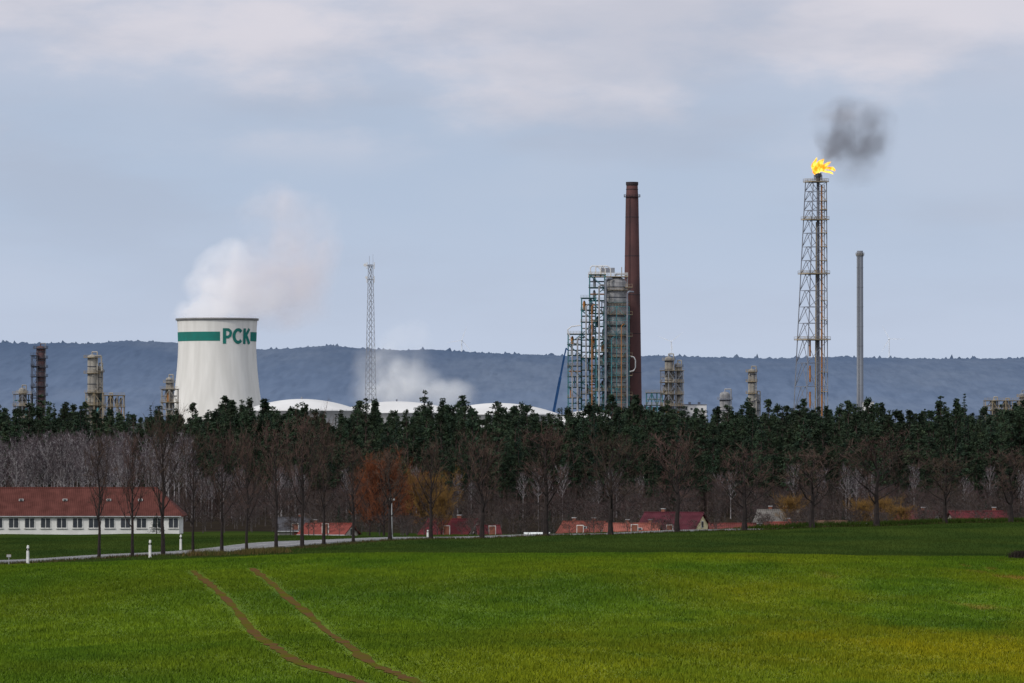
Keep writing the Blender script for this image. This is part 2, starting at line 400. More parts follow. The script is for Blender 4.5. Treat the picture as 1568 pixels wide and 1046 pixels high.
mb.beam((0,0,0),(0,0,4.0),0.08,0,r2=0.05,n=8); mb.path([(0,0,4.0),(0.1,0,4.15),(0.35,0,4.2)],0.045); mb.box((0,0,4.28),(0.55,0.3,0.16),1); mb.beam((0,0,0),(0,0,0.5),0.12,0,n=8)
mb.build('street_lamp',[m_galv,m_white],loc=(x,604,z))
x=(14-784)/F*446; z=ground(x,446); mb=MB(); mb.beam((0,0,0),(0,0,.75),.035,0); mb.box((0,0,.72),(.42,.04,.28),1); mb.box((0,-.03,.72),(.34,.02,.2),0); mb.build('marker_sign',[m_galv,m_dry],loc=(x,446,z))

# ---------------------------------------------------------------- pines
m_needle=mat('pine_needles',(0.018,0.034,0.022),(0.036,0.056,0.029),scale=0.5,obrand=0.4,detail=3)
m_spruce=mat('spruce_needles',(0.012,0.026,0.020),(0.020,0.04,0.024),scale=0.5,obrand=0.2)
m_pbark=mat('pine_bark',(0.07,0.048,0.042),(0.048,0.038,0.035),scale=0.4,stretch=(1,1,.4))
def clump_tris(c,r,n,size,flat=0.6):
    P=rng.normal(0,1,(n,3)); P/=np.linalg.norm(P,axis=1)[:,None]; P*=rng.uniform(0.35,1,(n,1))**0.5*r; P[:,2]*=flat; P+=np.array(c)
    A=rng.normal(0,1,(n,3));B=rng.normal(0,1,(n,3)); A[:,2]*=.6; B[:,2]*=.6
    A/=np.linalg.norm(A,axis=1)[:,None];B/=np.linalg.norm(B,axis=1)[:,None]
    s=rng.uniform(.6,1.2,(n,1))*size
    return np.stack([P-A*s*.5,P+A*s*.5,P+B*s],1).reshape(-1,3)
def pine(name,H,seed):
    random.seed(seed); mb=MB()
    lean=(random.uniform(-.6,.6),random.uniform(-.6,.6))
    P=[Vector((lean[0]*(k/5)**2,lean[1]*(k/5)**2,H*0.95*k/5-0.3)) for k in range(6)]
    for k in range(5): mb.beam(P[k],P[k+1],0.22*(1-k*.17),0,r2=0.22*(1-(k+1)*.17),n=5,caps=False)
    T=[]; ncl=random.randint(28,38); pw=random.uniform(.65,1.2); low=random.uniform(.34,.5); shp=random.uniform(.6,1.15)
    for k in range(ncl):
        f=random.uniform(0.0,1.0)**.9; h=H*(low+(.99-low)*f)
        wr=pw*(2.5*(1-f)**shp+0.22)*random.uniform(0.3,1.05)
        az=random.uniform(0,6.28); c=Vector((lean[0]*.8+wr*math.cos(az),lean[1]*.8+wr*math.sin(az),h))
        st=Vector((lean[0]*.7,lean[1]*.7,h-0.8-wr*.3)); mb.beam(st,c,0.07,0,r2=0.03,n=3,caps=False)
        T.append(clump_tris(c,random.uniform(0.6,1.1)*(1-.42*f),44,0.40,.75))
    V=np.concatenate(T); n0=len(mb.v); nt_=len(V)//3
    mb.v.extend(map(tuple,V)); mb.f.extend([(n0+3*i,n0+3*i+1,n0+3*i+2) for i in range(nt_)]); mb.m.extend([1]*nt_)
    me=bpy.data.meshes.new(name); me.from_pydata(mb.v,[],mb.f); me.materials.append(m_pbark); me.materials.append(m_needle)
    me.polygons.foreach_set('material_index',mb.m); me.update(); return me
def spruce(name,H,R,seed):
    random.seed(seed); mb=MB(); mb.beam((0,0,-.3),(0,0,H*.97),0.18,0,r2=.03,n=5,caps=False); T=[]
    n=40
    for k in range(n):
        f=(k+.5)/n; h=H*(0.08+0.92*f); rr=R*(1-f)*random.uniform(.8,1.1)
        for j in range(max(2,int(9*(1-f)+2))):
            az=random.uniform(0,6.28); wr=rr*random.uniform(.35,1)
            T.append(clump_tris((wr*math.cos(az),wr*math.sin(az),h-wr*.3),max(.22,.55*(1-f)),9,.36))
    V=np.concatenate(T); n0=len(mb.v); nt_=len(V)//3
    mb.v.extend(map(tuple,V)); mb.f.extend([(n0+3*i,n0+3*i+1,n0+3*i+2) for i in range(nt_)]); mb.m.extend([1]*nt_)
    me=bpy.data.meshes.new(name); me.from_pydata(mb.v,[],mb.f); me.materials.append(m_pbark); me.materials.append(m_spruce)
    me.polygons.foreach_set('material_index',mb.m); me.update(); return me
pines=[pine('pine_mesh_%d'%i,20,100+i) for i in range(14)]
spr=[spruce('spruce_mesh_%d'%i,20,3.2,200+i) for i in range(2)]
fbare=[bare_tree('forest_bare_mesh_%d'%i,300+i,H=14,W=2.6,n1=18,n2=5,n3=4,n4=1,trunk_r=0.16,first=0.2,tw=0.026,mats=(m_fbark,m_ftwig)) for i in range(4)]
birch=[bare_tree('birch_mesh_%d'%i,400+i,H=18,W=2.0,n1=22,n2=5,n3=4,n4=1,trunk_r=0.19,first=0.4,tw=0.024,mats=(m_birch,m_btwig)) for i in range(4)]
random.seed(11)
def put(mesh,name,parent,x,y,sx,sz,dz=0):
    o=bpy.data.objects.new(name,mesh); scene.collection.objects.link(o); o.parent=parent
    o.location=(x,y,ground(x,y)+dz); o.scale=(sx,sx,sz); o.rotation_euler=(0,0,random.uniform(0,6.28)); return o
pf=empty('pine_forest')
for i in range(1800):
    d=random.uniform(1225,1560); a=random.uniform(-160,1730)
    if a<250 and d<1330 and random.random()<.85: continue
    x=(a-784)/F*d
    s=random.gauss(0.96,0.10)+0.03*math.sin(a*0.021)+0.03*math.sin(a*0.057+1)
    if random.random()<0.05: put(random.choice(spr),'spruce',pf,x,d,s*.95,s*1.05)
    else: put(random.choice(pines),'pine',pf,x,d,s*random.uniform(.9,1.3),s)
for i in range(420): # younger pines along the forest front
    d=random.uniform(1205,1262); a=random.uniform(-160,1730)
    if a<270 and random.random()<.9: continue
    s=random.uniform(.42,.8); put(random.choice(pines),'young_pine',pf,(a-784)/F*d,d,s*1.3,s)
bf=empty('bare_woodland')
for i in range(330):
    d=random.uniform(1080,1205); a=random.uniform(-160,1730)
    x=(a-784)/F*d; s=random.uniform(0.28,0.52)*(1.3 if random.random()<.14 else 1)
    put(random.choice(fbare),'bare_wood_tree',bf,x,d,s*1.3,s)
br_=empty('birch_wood')
for i in range(210):
    d=random.uniform(1120,1290); a=random.uniform(-160,290)
    if a>200 and random.random()<.5: continue
    s=random.uniform(.78,1.05); put(random.choice(birch),'birch',br_,(a-784)/F*d,d,s,s)
for i in range(70):
    d=random.uniform(1150,1205); a=random.choice([random.uniform(1440,1730),random.uniform(280,480),random.uniform(500,1440)])
    s=random.uniform(.4,.66); put(random.choice(birch),'birch',br_,(a-784)/F*d,d,s,s)
sh=empty('shrub_thicket')
for i in range(240):
    d=random.uniform(915,1060); a=random.uniform(-160,1730)
    if a<300 and d<960: continue
    s=random.uniform(0.2,0.4); put(random.choice(fbare),'shrub',sh,(a-784)/F*d,d,s*1.9,s)
for i in range(85):
    d=random.uniform(795,850); a=random.uniform(400,1600)
    s=random.uniform(0.14,0.28); put(random.choice(fbare),'garden_shrub',sh,(a-784)/F*d,d,s*2.0,s)
for i in range(26):
    d=random.uniform(880,1000); a=random.uniform(300,1600)
    s=random.uniform(0.12,0.24); put(random.choice(spr),'garden_conifer',sh,(a-784)/F*d,d,s*1.3,s)
wil=bare_tree('willow_mesh',500,H=8,W=3.0,n1=34,n2=8,n3=6,n4=3,trunk_r=.2,first=.08,up=.5,tw=.02,mats=(m_bark,m_orange))
wil2=bare_tree('willow_gold_mesh',501,H=8,W=3.0,n1=34,n2=8,n3=6,n4=3,trunk_r=.2,first=.08,up=.5,tw=.02,mats=(m_bark,m_gold))
for a,d,tb,w,me_ in ((588,860,724,.95,wil),(566,880,742,.7,wil),(655,870,742,.8,wil2),(676,850,764,.5,wil2),(624,900,745,.8,wil),(1352,860,772,.5,wil2),(1380,850,782,.45,wil2),(1210,880,770,.5,wil2),(1320,900,775,.5,wil2)):
    x=(a-784)/F*d; z=ground(x,d); H=CZ+(690-tb)/F*d-z
    o=bpy.data.objects.new('willow_tree',me_); scene.collection.objects.link(o); o.location=(x,d,z); o.scale=(w,w,H/8); o.rotation_euler=(0,0,a)
for a,d,tb,w in ((240,890,786,.5),(842,860,782,.32),(548,880,800,.3)):
    x=(a-784)/F*d; z=ground(x,d); H=CZ+(690-tb)/F*d-z
    o=bpy.data.objects.new('spruce_tree',spr[0]); scene.collection.objects.link(o); o.location=(x,d,z); o.scale=(w,w,H/20)
tufts('field_edge_bush',[((1566-784)/F*332,332),((1560-784)/F*331,331)],0.55,0.03,mat('bush_dark',(0.03,0.025,0.02),scale=2),1300,(0.25,0.3))

# ---------------------------------------------------------------- houses
m_pane=mat('window_glass',(0.03,0.035,0.045),(0.05,0.055,0.065),scale=0.6,rough=0.15,spec=0.5)
m_frame=mat('window_frame',(0.7,0.7,0.68),scale=2)
m_brick=mat('chimney_brick',(0.25,0.1,0.07),scale=2)
def roofmat(name,c):
    m,nt,p=newmat(name); p.inputs['Roughness'].default_value=.95; p.inputs['Specular IOR Level'].default_value=.04
    tc=nt.nodes.new('ShaderNodeTexCoord'); w=nt.nodes.new('ShaderNodeTexWave'); w.bands_direction='X'; w.inputs['Scale'].default_value=1.0; w.inputs['Distortion'].default_value=0.5
    n=nt.nodes.new('ShaderNodeTexNoise'); n.inputs['Scale'].default_value=.7; n.inputs['Detail'].default_value=6
    nt.links.new(tc.outputs['Object'],w.inputs['Vector']); nt.links.new(tc.outputs['Object'],n.inputs['Vector'])
    ad=nt.nodes.new('ShaderNodeMath'); ad.operation='MULTIPLY_ADD'; ad.inputs[1].default_value=.25; nt.links.new(w.outputs['Fac'],ad.inputs[0]); nt.links.new(n.outputs['Fac'],ad.inputs[2])
    r=nt.nodes.new('ShaderNodeValToRGB'); r.color_ramp.elements[0].position=.4; r.color_ramp.elements[1].position=.85
    r.color_ramp.elements[0].color=(*[k*.6 for k in c],1); r.color_ramp.elements[1].color=(*[min(1,k*1.15) for k in c],1)
    nt.links.new(ad.outputs[0],r.inputs[0]); nt.links.new(r.outputs[0],p.inputs['Base Color']); return m
def house(name,aL,aR,bE,bR,d,depth,rc,wc,yaw=0.0,hipR=False,chim=(),win=6,wh=1.1,skylights=(),door=True):
    s=mpp(d); xc=((aL+aR)/2-784)*s; L=(aR-aL)*s; ze=CZ+(690-bE)*s; zr=CZ+(690-bR)*s
    zb=min(ground(xc-L/2,d),ground(xc+L/2,d),ground(xc,d))-0.2
    E=empty(name,(xc,d+depth/2,zb)); E.rotation_euler=(0,0,yaw)
    he=ze-zb; hr=zr-zb; hx_=L/2; hy_=depth/2; ov=0.35
    mw=mat(name+'_render',wc,tuple(k*.85 for k in wc),scale=.5,detail=6)
    mb=MB()
    v=[(-hx_+ov,-hy_,0),(hx_-ov,-hy_,0),(hx_-ov,hy_,0),(-hx_+ov,hy_,0),(-hx_+ov,-hy_,he),(hx_-ov,-hy_,he),(hx_-ov,hy_,he),(-hx_+ov,hy_,he),(-hx_+ov,0,hr-.12),(hx_-ov,0,hr-.12)]
    if hipR: fs=[(0,1,5,4),(1,2,6,5),(2,3,7,6),(3,0,4,8,7)]
    else: fs=[(0,1,5,4),(1,2,6,9,5),(2,3,7,6),(3,0,4,8,7)]
    mb.add(v,fs); mb.build('walls',[mw],E)
    mb=MB(); th=.16; sl=(hr-he)/hy_; eo=0.45
    xr=hx_-(hy_*0.75 if hipR else 0)
    for sg in(-1,1):
        a=[(-hx_,sg*(hy_+eo),he-sl*eo),(hx_+(eo if hipR else 0),sg*(hy_+eo),he-sl*eo),(xr,0,hr),(-hx_,0,hr)]
        b=[(p[0],p[1],p[2]+th) for p in a]
        mb.add(a+b,[(0,1,2,3),(4,5,6,7),(0,1,5,4),(1,2,6,5),(3,0,4,7)])
    if hipR:
        mb.add([(hx_+eo,-hy_-eo,he-sl*eo+th),(hx_+eo,hy_+eo,he-sl*eo+th),(xr,0,hr+th)],[(0,1,2)])
    mb.beam((-hx_,0,hr+th),(xr,0,hr+th),.14,n=6)
    mb.build('roof',[roofmat(name+'_tiles',rc)],E)
    mb=MB(); mb.beam((-hx_,-hy_-eo-.07,he-sl*eo+.02),(hx_,-hy_-eo-.07,he-sl*eo+.02),.08,0,n=6); mb.build('gutter',[m_galv],E)
    if win and he>1.2:
        mb=MB()
        for k in range(win):
            x0=-hx_+L*(k+.5)/win; zc=he-0.35-wh/2-.25
            w_=min(1.5,L/win*.6)
            mb.box((x0,-hy_-.02,zc),(w_+.2,.1,wh+.2),1); mb.box((x0-w_*.26,-hy_-.06,zc),(w_*.44,.08,wh),0); mb.box((x0+w_*.26,-hy_-.06,zc),(w_*.44,.08,wh),0)
            mb.box((x0,-hy_-.1,zc-wh/2-.15),(w_+.3,.2,.08),1)
        mb.build('windows',[m_pane,m_frame],E)
    if not hipR:
        mb=MB(); mb.box((hx_-ov+.03,0,(he+hr)/2-.4),(.1,1.0,1.1),1); mb.box((hx_-ov+.07,0,(he+hr)/2-.4),(.1,.8,.9),0); mb.build('gable_window',[m_pane,m_frame],E)
    if door:
        mb=MB(); mb.box((L*.08,-hy_-.03,1.0),(1.1,.1,2.2),0); mb.box((L*.08,-hy_-.07,1.0),(.9,.1,2.0),1); mb.build('door',[m_frame,m_brick],E)
    for cx in chim:
        mb=MB(); mb.box((L*cx,0.5,hr+.1),(.5,.5,1.2)); mb.box((L*cx,0.5,hr+.75),(.62,.62,.12),1); mb.build('chimney',[m_brick,m_galv],E)
    if skylights:
        mb=MB()
        for cx in skylights:
            yy=-hy_*.5; zz=he+(hr-he)*.5+th
            mb.box((L*cx,yy,zz+.12),(.7,.5,.35),0); mb.box((L*cx,yy-.27,zz+.12),(.5,.06,.25),1)
        mb.build('roof_vents',[m_frame,m_pane],E)
    return E
house('barracks_building',-260,278,788,749,900,11,(0.105,0.040,0.034),(0.72,0.72,0.70),hipR=True,win=22,wh=1.45,skylights=(.04,.165,.29,.38,-.1,-.22),door=False)
house('grey_roofed_house',422,474,812,795,880,8,(0.08,0.08,0.09),(0.45,0.42,0.38),win=3,chim=(.2,))
house('red_roofed_bungalow',464,541,818,804,860,8,(0.22,0.06,0.05),(0.6,0.56,0.5),yaw=-.25,win=4,chim=(-.3,))
house('dark_red_house',652,735,820,797,850,9,(0.105,0.025,0.03),(0.6,0.55,0.5),yaw=-.35,win=4,chim=(.1,))
house('low_red_annex',728,766,822,807,846,7,(0.12,0.03,0.035),(0.6,0.55,0.5),yaw=.1,win=2,chim=())
house('tiled_farmhouse',860,930,820,801,862,8,(0.18,0.06,0.048),(0.6,0.55,0.48),yaw=-.3,win=4,chim=(-.25,.2),skylights=(.1,))
house('salmon_roofed_house',926,1014,822,804,856,9,(0.26,0.09,0.07),(0.6,0.55,0.48),yaw=-.12,win=5,chim=(-.1,.3),skylights=(.15,))
house('maroon_roofed_house',985,1082,812,787,885,9,(0.085,0.025,0.034),(0.75,0.66,0.42),yaw=-.35,win=4,chim=(-.2,))
house('grey_slate_house',1160,1228,800,783,880,8,(0.15,0.14,0.13),(0.5,0.47,0.44),yaw=-.2,win=4,chim=(.15,-.2))
house('long_red_barn',1086,1160,814,804,850,8,(0.14,0.042,0.038),(0.5,0.4,0.35),win=0,door=False)
house('red_roofed_barn',1170,1236,812,802,856,8,(0.19,0.055,0.045),(0.5,0.4,0.35),yaw=-.2,win=0,door=False,chim=(.1,))
house('low_brown_shed',1240,1300,808,800,870,8,(0.15,0.09,0.065),(0.5,0.4,0.35),win=0,door=False)
house('dark_roofed_cottage',1378,1440,800,785,870,8,(0.08,0.028,0.03),(0.6,0.55,0.5),yaw=-.3,win=3,chim=(0.1,))
house('burgundy_roofed_house',1455,1545,800,785,860,9,(0.105,0.025,0.03),(0.5,0.45,0.4),yaw=.1,win=4,chim=(.3,))
m_film=mat('white_film',(0.75,0.77,0.76),(0.62,0.65,0.64),scale=1.5)
def tunnel(a,d,tb,w):
    x=(a-784)/F*d; z=ground(x,d); R=CZ+(690-tb)/F*d-z; mb=MB(); n=10
    vs=[]
    for xx in(-w/2,w/2):
        for k in range(n+1):
            t_=math.pi*k/n; vs.append((xx,-R*math.cos(t_),R*math.sin(t_)))
    mb.add(vs,[(k,k+1,n+2+k,n+1+k) for k in range(n)]+[tuple(range(n+1)),tuple(range(n+1,2*n+2))])
    for q in range(5):
        xx=-w/2+w*q/4
        mb.path([(xx,-R*1.01*math.cos(math.pi*k/n),R*1.01*math.sin(math.pi*k/n)) for k in range(n+1)],.04,1)
    mb.build('polytunnel_greenhouse',[m_film,m_galv],loc=(x,d,z))
tunnel(822,835,815,3.8); tunnel(1318,835,801,2.2)

# ================================================================ refinery
D=3485.0; s=mpp(D)
def R(a,b,dd=0.0): return S(a,b,D+dd)
m_conc=mat('tower_concrete',(0.76,0.75,0.72),(0.66,0.65,0.62),scale=0.25,stretch=(1,1,.12),detail=6)
m_inner=mat('tower_inner',(0.25,0.25,0.25),scale=.2)
m_green=mat('tower_green_paint',(0.02,0.19,0.16),(0.025,0.16,0.135),scale=.2)
CT=empty('cooling_tower'); cx=(332.5-784)*s; cy=D
pr=[(61.5,491),(60.7,500),(60.0,515),(59.6,530),(60.3,548),(61.8,568),(64.5,595),(68.5,622),(74,650),(80,675)]
def zz(b): return CZ+(690-b)*s
prof=[(r*s,zz(b)) for r,b in pr]
zs=[p[1] for p in prof][::-1]; rs_=[p[0] for p in prof][::-1]
def rad(z): return float(np.interp(z,zs,rs_))
mb=MB(); mb.lathe((cx,cy),prof[::-1],0,96); mb.lathe((cx,cy),[(prof[0][0],prof[0][1]),(prof[0][0]+.9,prof[0][1]+.1),(prof[0][0]+.9,prof[0][1]+1.3),(prof[0][0]-.8,prof[0][1]+1.3),(58.5*s,zz(500)),(57*s,zz(540))],0,96,mats=[1,1,1,1,1])
mb.build('shell',[m_conc,m_inner],CT,smooth=True)
def wrap(phi,z,off): r=rad(z)+off; return (cx+r*math.sin(phi),cy-r*math.cos(phi),z)
mb=MB()
def band(p0,p1,b0,b1,off=.12,m=0):
    n=int(abs(p1-p0)/.05)+1; 
    for i in range(n):
        a=p0+(p1-p0)*i/n; b=p0+(p1-p0)*(i+1)/n
        mb.add([wrap(a,zz(b1),off),wrap(b,zz(b1),off),wrap(b,zz(b0),off),wrap(a,zz(b0),off)],[(0,1,2,3)],m)
band(math.radians(60),math.radians(360+7),509,523)
cnt=[0]
def stroke(pts,w=4.2):
    cnt[0]+=1; off=.15+.03*cnt[0]
    P=[]
    for a,b in zip(pts[:-1],pts[1:]):
        n=max(1,int(math.dist(a,b)/2.5)); P+= [(a[0]+(b[0]-a[0])*k/n,a[1]+(b[1]-a[1])*k/n) for k in range(n)]
    P.append(pts[-1]); prev=None
    for i,p in enumerate(P):
        a=P[max(i-1,0)];b=P[min(i+1,len(P)-1)]; dx,dy=b[0]-a[0],b[1]-a[1]; l=math.hypot(dx,dy); nx_,ny_=-dy/l*w/2,dx/l*w/2
        cur=[wrap((p[0]+nx_)/60.,zz(p[1]+ny_),off),wrap((p[0]-nx_)/60.,zz(p[1]-ny_),off)]
        if prev: mb.add(prev+cur,[(0,1,3,2)])
        prev=cur
o0=12.0
stroke([(o0+2.2,527.5),(o0+2.2,503.8)],5); stroke([(o0+3,506),(o0+8,506),(o0+11.3,508.5),(o0+12,511),(o0+11,515),(o0+8,517.2),(o0+3,517.2)],4.4)
c0=o0+24.5
stroke([(c0+7.2*math.cos(t_)*1.0,515.6-9.7*math.sin(t_)) for t_ in np.linspace(.7,2*math.pi-.7,14)],5)
k0=o0+35
stroke([(k0+1.5,527.5),(k0+1.5,503.8)],5); stroke([(k0+2,517),(k0+12,504.3)],5); stroke([(k0+4.5,514),(k0+13,527.2)],5.2)
mb.build('painted_band_and_letters',[m_green],CT)

m_teal=mat('teal_steel',(0.075,0.23,0.25),(0.05,0.14,0.17),scale=.3)
m_silver=mat('insulated_cladding',(0.37,0.37,0.38),(0.20,0.20,0.205),scale=.10,stretch=(1,1,3.0),detail=5,rough=.6,spec=.3)
m_beige=mat('beige_cladding',(0.38,0.36,0.32),(0.25,0.235,0.215),scale=.15,detail=5)
m_yell=mat('yellow_platform',(0.36,0.28,0.17),(0.24,0.21,0.16),scale=.3)
m_rust=mat('rusty_vessel',(0.13,0.075,0.075),(0.09,0.07,0.075),scale=.2)
m_dark=mat('dark_steel',(0.085,0.09,0.11),(0.06,0.065,0.08),scale=.3)
m_grey=mat('grey_steel',(0.24,0.26,0.30),(0.17,0.18,0.22),scale=.3)
m_whites=mat('white_tank_paint',(0.66,0.66,0.66),(0.58,0.58,0.58),scale=.05)
m_orangep=mat('orange_pipe',(0.40,0.18,0.06),(0.3,0.14,0.06),scale=.2)
m_tgrey=mat('teal_grey_grating',(0.12,0.19,0.20),(0.20,0.22,0.20),scale=.3)
PM=[m_silver,m_yell,m_teal,m_dark,m_beige,m_rust,m_grey,m_orangep,m_whites,m_tgrey]  # desaturated palette: distance haze is put into the refinery colours
SIL,YEL,TEA,DRK,BEI,RUS,GRY,ORA,WHT,TGR=range(10)
def ringplat(mb,c,z,r0,r1,m=YEL,half=None,posts=12):
    a0,a1=(0,2*math.pi) if half is None else half; n=posts
    prev=None
    for i in range(n+1):
        t_=a0+(a1-a0)*i/n; co,si=math.cos(t_),math.sin(t_)
        cur=[(c[0]+r0*co,c[1]+r0*si,z),(c[0]+r1*co,c[1]+r1*si,z),(c[0]+r1*co,c[1]+r1*si,z+.35),(c[0]+r0*co,c[1]+r0*si,z+.35)]
        if prev: mb.add(prev+cur,[(0,1,5,4),(1,2,6,5),(2,3,7,6)],m); 
        mb.beam((cur[1][0],cur[1][1],z),(cur[1][0],cur[1][1],z+1.6),.10,m)
        if prev:
            for hz in(.9,1.6): mb.beam((prev[1][0],prev[1][1],z+hz),(cur[1][0],cur[1][1],z+hz),.09,m)
        prev=cur
def column(mb,a,dd,bt,r,body=SIL,plats=(),pm=YEL,bands=True,pw=1.6,nozz=True,taper=1.0,seed=0):
    random.seed(seed+int(a)); x=(a-784)*s; y=D+dd; zt=zz(bt); z0=ground(x,y)-1; c=(x,y)
    P=[(r*taper,z0),(r,z0+ (zt-z0)*.5),(r,zt-r*.5),(r*.8,zt-r*.18),(r*.35,zt),(0.02,zt+.02)]
    mb.lathe(c,P,body,20)
    mb.beam((x,y,zt-.2),(x,y,zt+1.8),.35,body,n=6); 
    if bands:
        z=z0+6
        while z<zt-r: mb.lathe(c,[(r+.02,z),(r+.18,z+.05),(r+.18,z+.5),(r+.02,z+.55)],DRK,20); z+=random.uniform(4.5,7)
    for i,b in enumerate(plats):
        ringplat(mb,c,zz(b),r,r+pw,pm)
    ax=x+r+.5; mb.path([(x,y-.5,zt+1.6),(ax,y-r*.5,zt+1.6),(ax,y-r*.5,z0)],.38,body if body!=RUS else GRY)
    lx=x-r*.55; ly=y-r-.4
    for q in(-.3,.3): mb.beam((lx+q,ly,z0),(lx+q,ly,zt),.08,DRK)
    if nozz:
        for k in range(4):
            t_=random.uniform(-2.6,-.5); zc=random.uniform(z0+12,zt-3)
            mb.beam((x+r*.9*math.cos(t_),y+r*.9*math.sin(t_),zc),(x+(r+1.1)*math.cos(t_),y+(r+1.1)*math.sin(t_),zc),.45,body,n=8)
def frame(mb,aL,aR,y0,y1,bt,levels,m=TEA,t_=.28,pm=YEL,nb=2,clutter=True,seed=1,bb=None,mix_=None,deck=True):
    random.seed(seed); xL=(aL-784)*s; xR=(aR-784)*s; yy=(D+y0,D+y1); zt=zz(bt); z0=ground(xL,D)-1 if bb is None else zz(bb)
    xs=[xL+(xR-xL)*k/nb for k in range(nb+1)]
    zsl=[z0+(zt-z0)*k/levels for k in range(levels+1)]
    for x in xs:
        for y in yy: mb.beam((x,y,z0),(x,y,zt),t_*1.15,m)
    for k in range(1,levels+1):
        z=zsl[k]
        for y in yy: mb.beam((xL,y,z),(xR,y,z),t_,m)
        for x in xs: mb.beam((x,yy[0],z),(x,yy[1],z),t_,m)
        pmm=pm if (mix_ is None or k%3==0) else mix_
        if deck: mb.box(((xL+xR)/2,(yy[0]+yy[1])/2,z+.25),(xR-xL+1.4,yy[1]-yy[0]+1.4,.2),pmm)
        for hz in (1.0,1.7): mb.beam((xL-.7,yy[0]-.7,z+hz),(xR+.7,yy[0]-.7,z+hz),.09,pmm)
        q=xL-.7
        while q<xR+.8: mb.beam((q,yy[0]-.7,z),(q,yy[0]-.7,z+1.7),.08,pmm); q+=1.9
        for i in range(nb):
            for y in yy:
                if (i+k)%2: mb.beam((xs[i],y,zsl[k-1]),(xs[i+1],y,z),t_*.65,m)
                else: mb.beam((xs[i+1],y,zsl[k-1]),(xs[i],y,z),t_*.65,m)
        if clutter:
            for _ in range(3):
                x=random.uniform(xL+.8,xR-.8); yv=random.uniform(yy[0]+1,yy[1]-1); mm=random.choice([SIL,SIL,GRY,TEA,GRY,ORA])
                h_=(zsl[1]-zsl[0]); ty=random.random()
                if ty<.3: mb.lathe((x,yv),[(.02,z-h_+.5),(.9,z-h_+.6),(.9,z-h_*.35),(.5,z-h_*.2),(.02,z-h_*.15)],mm,10)
                elif ty<.65: mb.beam((xL,yv,z-h_*.5),(xR,yv,z-h_*.5),.4,mm,n=8)
                else: mb.beam((x,yv,z-h_*1.0),(x,yv,z+.1),.32,mm,n=8)

# --- distillation unit
mb=MB()
kw=dict(t_=.38,pm=YEL,mix_=TGR)
frame(mb,870,890,-9,6,512,9,seed=1,nb=1,**kw); frame(mb,890.6,912,-9,6,457,11,seed=2,nb=1,**kw); frame(mb,903,926,-7,8,421,12,seed=3,nb=1,**kw)
frame(mb,912.6,928,-11,-3,520,7,seed=9,nb=1,**kw)
frame(mb,924.6,963,-9.6,9,470,9,seed=14,nb=2,clutter=False,deck=False,t_=.26,pm=YEL,mix_=TEA)
column(mb,943,0,424,16*s,SIL,plats=(445,482,515,547,577,607),pw=1.9,seed=5)
for b in (464,498,530,562,592): ringplat(mb,((943-784)*s,D),zz(b),16*s,16*s+1.9,TGR)
x0,x1=(901-784)*s,(961-784)*s; z=zz(424); mb.box(((x0+x1)/2,D,z),(x1-x0,13,.5),YEL)
for hz in(1.3,2.4): mb.beam((x0,D-6.5,z+hz),(x1,D-6.5,z+hz),.12,WHT); mb.beam((x0,D+6.5,z+hz),(x1,D+6.5,z+hz),.12,WHT)
for k in range(13):
    q=x0+(x1-x0)*k/12
    for yv in(-6.5,6.5): mb.beam((q,D+yv,z),(q,D+yv,z+2.4),.12,WHT)
for a in (904,912,920):
    xa=(a-784)*s; mb.path([(xa,D-3,z),(xa,D-3,zz(410)),(xa+1,D-3,zz(407.5)),(xa+4,D-3,zz(407.5)),(xa+6,D-3,zz(412)),(xa+6,D-3,z)],.35,WHT)
mb.box(((930-784)*s,D,zz(414)),(9,6,3),GRY); mb.beam(((952-784)*s,D,z),((952-784)*s,D,zz(409)),.4,BEI)
for b in (440,482,515,545,575,605):
    xa=(963-784)*s; zc=zz(b); mb.box((xa,D-3,zc),(4.4,4,.4),YEL)
    for q in(-2,0,2): mb.beam((xa+q,D-5,zc),(xa+q,D-5,zc+1.8),.1,YEL)
    mb.beam((xa-2.2,D-5,zc+1.8),(xa+2.2,D-5,zc+1.8),.1,YEL); mb.beam((xa+2,D-3,zc),(xa-1.6,D-3,zc-3),.15,TEA)
for a,top_,bot_,mm,r_ in ((927,430,650,GRY,.7),(917,440,650,SIL,.6),(906,470,650,ORA,.4),(897,470,650,SIL,.5),(960,450,650,GRY,.5),(884,520,650,SIL,.55),(876,530,650,SIL,.45),(936,520,650,TEA,.35),(951,500,650,ORA,.3)):
    xa=(a-784)*s; mb.beam((xa,D-11.5,zz(bot_)),(xa,D-11.5,zz(top_)),r_,mm,n=8); mb.path([(xa,D-11.5,zz(top_)),(xa+1.2,D-9,zz(top_)+1.2),(xa+4,D-7,zz(top_)+1)],r_,mm)
mb.path([R(966,546,-6),R(971,547,-6),R(973,552,-6),R(973,563,-6),R(970,568,-6),R(964,569,-6)],.35,WHT)
mb.path([R(874,520,-10),R(869,505,-10),R(875,500,-10),R(890,498,-10)],.35,WHT)
mb.build('distillation_column',PM)

